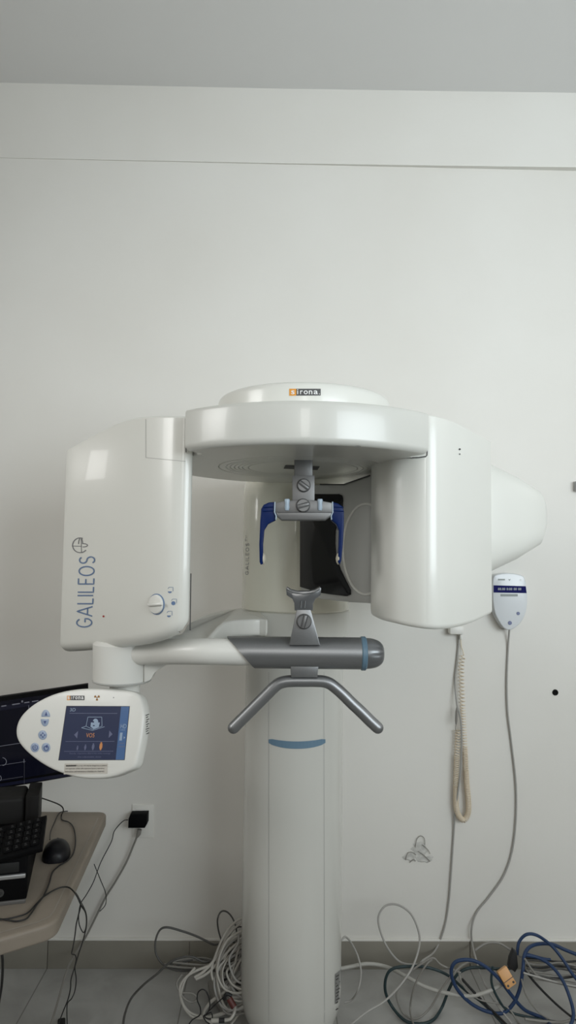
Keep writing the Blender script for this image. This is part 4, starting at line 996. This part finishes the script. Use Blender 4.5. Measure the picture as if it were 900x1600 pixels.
# ------------------------------------------------------------------ floor cables right of the column
cable('side_cable', [(533, 1470, 2.2), (540, 1464, 2.22), (550, 1475, 2.24), (560, 1497, 2.24), (564, 1520, 2.22), (560, 1545, 2.18), (550, 1562), (538, 1566)], .003, CAB_M, 'thin pale cable bowing out from the right side of the column')
cable('grey_cable', [(530, 1514, 2.24), (545, 1511, 2.25), (575, 1506, 2.26), (605, 1511, 2.26), (635, 1526, 2.22), (665, 1542, 2.2), (700, 1552, 2.18), (735, 1556, 2.17), (765, 1548, 2.17), (790, 1534, 2.2)], .0058, mat('cable_thick_pale', (.37, .36, .33), .5), 'thick pale cable running from the column to the orange connector')
co = empty('cable_connector', Pf(793, 1535, 2.2, .0), 'orange block connector with two dark screws on the floor', 'connector')
ca = Pf(791, 1527, 2.17, .03); Rc = Matrix.Rotation(math.radians(-28), 3, 'Y') @ Matrix.Rotation(math.radians(10), 3, 'Z') @ Matrix.Rotation(math.radians(-20), 3, 'X')
m = MB(); m.box(ca, (.034, .02, .052), Rc, .003)
m.v = [v for v in m.v]; m.build('connector_block', CONN, co)
m = MB()
for s_ in (-1, 1):
    m.lathe(ca+Rc @ Vector((s_*.010, -.0105, -.018)), Rc @ Vector((0, -1, 0)), [(.0035, -.001), (.003, .0012)], 12)
m.box(ca+Rc @ Vector((0, -.0103, -.006)), (.035, .001, .0018), Rc, 0)
m.build('screw', SEAM, co)
m = MB(); m.slab([Pf(x, y, 2.19, .02) for x, y in ((797, 1499), (803, 1485), (808, 1489), (810, 1512), (805, 1520), (795, 1512))], Vector((0, .02, 0)), .003); m.build('rubber_boot', BLACKM, co)
cable('green_cable', [(804, 1512, 2.2), (780, 1514), (760, 1512), (735, 1512), (715, 1522), (702, 1545), (690, 1575), (676, 1594), (655, 1600), (632, 1594), (612, 1572), (602, 1548), (604, 1525), (615, 1513), (640, 1510), (670, 1512), (700, 1524), (728, 1548), (755, 1568), (790, 1604)], .0045, CAB_T, 'dark teal cable looping widely on the floor right of the column')
cable('blue_cable', [(866, 1610, 2.04), (850, 1592), (820, 1578), (800, 1556), (780, 1530), (758, 1510), (735, 1500), (712, 1503), (705, 1520), (714, 1545), (735, 1567), (760, 1580), (785, 1583), (802, 1568), (812, 1545), (817, 1515), (820, 1490, 2.2), (833, 1477, 2.24), (860, 1475, 2.26), (885, 1485, 2.26), (910, 1495, 2.25)], .0055, CAB_B, 'blue cable making the low left loop around the orange connector', dflt=2.17)
cable('blue_cable', [(808, 1492, 2.24), (811, 1472, 2.25), (823, 1460, 2.25), (840, 1462, 2.25), (862, 1478, 2.22), (880, 1500, 2.2), (893, 1520, 2.18), (905, 1535, 2.16)], .0050, CAB_B, 'blue cable arching highest against the skirting on the right')
cable('blue_cable', [(818, 1492, 2.2), (840, 1496, 2.2), (860, 1508, 2.18), (878, 1530, 2.15), (890, 1558, 2.12), (896, 1585, 2.1), (890, 1606, 2.06)], .0052, CAB_B, 'blue cable curving down toward the bottom right corner')
cable('blue_cable', [(822, 1490, 2.23), (850, 1498, 2.22), (860, 1499, 2.22)], .0040, CAB_B, 'short blue cable end lying behind the arches')
cable('black_cable', [(722, 1530), (745, 1555), (770, 1580), (800, 1610, 2.05)], .0042, CAB_K, 'black cable running diagonally under the blue loop', dflt=2.17)
cable('black_cable', [(770, 1510), (768, 1535), (778, 1560), (795, 1580), (830, 1590), (870, 1597)], .0038, CAB_T, 'dark cable curving below the orange connector', dflt=2.17)
cable('black_cable', [(818, 1514), (840, 1540), (868, 1568), (895, 1590), (915, 1600)], .0036, CAB_K, 'black cable slanting to the lower right corner', dflt=2.17)
cable('grey_cable', [(675, 1500, 2.2), (668, 1505), (655, 1525), (645, 1550), (641, 1580), (648, 1606, 2.06)], .0028, CAB_G, 'thin grey cable falling straight to the bottom edge', dflt=2.18)
cable('grey_cable', [(740, 1500, 2.25), (715, 1514), (690, 1545), (672, 1575), (650, 1592), (630, 1583), (620, 1560), (622, 1545), (640, 1520), (660, 1505), (677, 1497), (690, 1508), (720, 1520)], .0028, CAB_G, 'thin grey cable in a crossed loop inside the teal one', dflt=2.18)
cable('grey_cable', [(742, 1485, 2.27), (760, 1474, 2.28), (780, 1474, 2.28), (800, 1486, 2.27), (815, 1496, 2.25)], .0036, CAB_G, 'grey cable arching on the skirting above the connector')
cable('grey_cable', [(745, 1502, 2.24), (720, 1508, 2.22), (718, 1525), (728, 1545), (750, 1562), (790, 1572), (812, 1600), (830, 1612, 2.04)], .0028, CAB_G, 'thin grey cable under the low blue loop', dflt=2.17)
cable('grey_cable', [(820, 1498), (835, 1520), (850, 1530), (880, 1538), (910, 1545)], .003, CAB_G, 'grey cable crossing the dark gap on the right', dflt=2.17)
cable('grey_cable', [(818, 1520), (845, 1528), (875, 1536), (905, 1542)], .003, CAB_M, 'pale cable below the crossing grey one on the right', dflt=2.16)
cable('grey_cable', [(815, 1530), (822, 1555), (840, 1580), (858, 1592)], .0024, CAB_G, 'thin grey cable bowing left below the arches', dflt=2.14)
cable('grey_cable', [(915, 1578), (898, 1590), (880, 1597), (850, 1596), (820, 1592)], .0040, CAB_G, 'grey cable curling in from the bottom right edge', dflt=2.12)
for i in range(9):
    y0 = 1496+i*4.2; cable('dark_cable', [(816+i*2, y0, 2.24-i*.008), (845, y0+random.uniform(-1, 7), 2.24-i*.008), (875, y0+random.uniform(0, 10), 2.24-i*.008), (910, y0+random.uniform(2, 14), 2.24-i*.008)], .0032, (CAB_K, CAB_D, CAB_G)[i % 3], 'cable packed in the dark bundle by the skirting on the right', 'cable', 'packed cables at the right edge')

# ------------------------------------------------------------------ light
wd = bpy.data.worlds.new('world'); SC.world = wd; wd.use_nodes = True
nt = wd.node_tree; bg = nt.nodes['Background']; bg.inputs[1].default_value = 1
tc = nt.nodes.new('ShaderNodeTexCoord'); sx = nt.nodes.new('ShaderNodeSeparateXYZ'); nt.links.new(tc.outputs['Generated'], sx.inputs[0])
mr = nt.nodes.new('ShaderNodeMapRange'); mr.inputs[1].default_value = -1; mr.inputs[2].default_value = 1; nt.links.new(sx.outputs['Z'], mr.inputs[0])
cr = nt.nodes.new('ShaderNodeValToRGB'); e = cr.color_ramp.elements
e[0].position = .30; e[0].color = (.13, .115, .09, 1); e[1].position = .66; e[1].color = (.88, .865, .83, 1)
nt.links.new(mr.outputs[0], cr.inputs[0]); nt.links.new(cr.outputs[0], bg.inputs[0])
def area(name, loc, target, sx, sy, energy, col=(1, 1, 1)):
    l = bpy.data.lights.new(name, 'AREA'); l.shape = 'RECTANGLE'; l.size = sx; l.size_y = sy; l.energy = energy; l.color = col
    o = bpy.data.objects.new(name, l); COL.objects.link(o); o.location = loc
    o.rotation_euler = (Vector(target)-Vector(loc)).to_track_quat('-Z', 'Y').to_euler(); return o
area('window_light_right', (2.0, -.75, 1.95), (.65, 2.3, 2.55), 2.0, 1.3, 33, (.85, .95, 1)).data.spread = math.radians(115)
area('window_light_rear', (.0, -1.8, 2.3), (.1, 2.0, 1.6), .35, .9, 9, (1, .99, .96))
area('housing_fill_light', (-2.5, .5, 2.3), (-.35, 1.7, 1.6), 1.0, .9, 4.0, (1, 1, .98)).data.spread = math.radians(70)  # added fill lamp that brightens the left housing; no window there
area('window_light_left', (-2.3, 2.30, 1.92), (-.5, 1.7, 1.65), .24, .22, .9, (1, .99, .97))

SC.view_settings.view_transform = 'Standard'
SC.view_settings.look = 'None'
SC.cycles.use_denoising = True
for o in SC.objects:
    if '_w' in o: del o['_w']
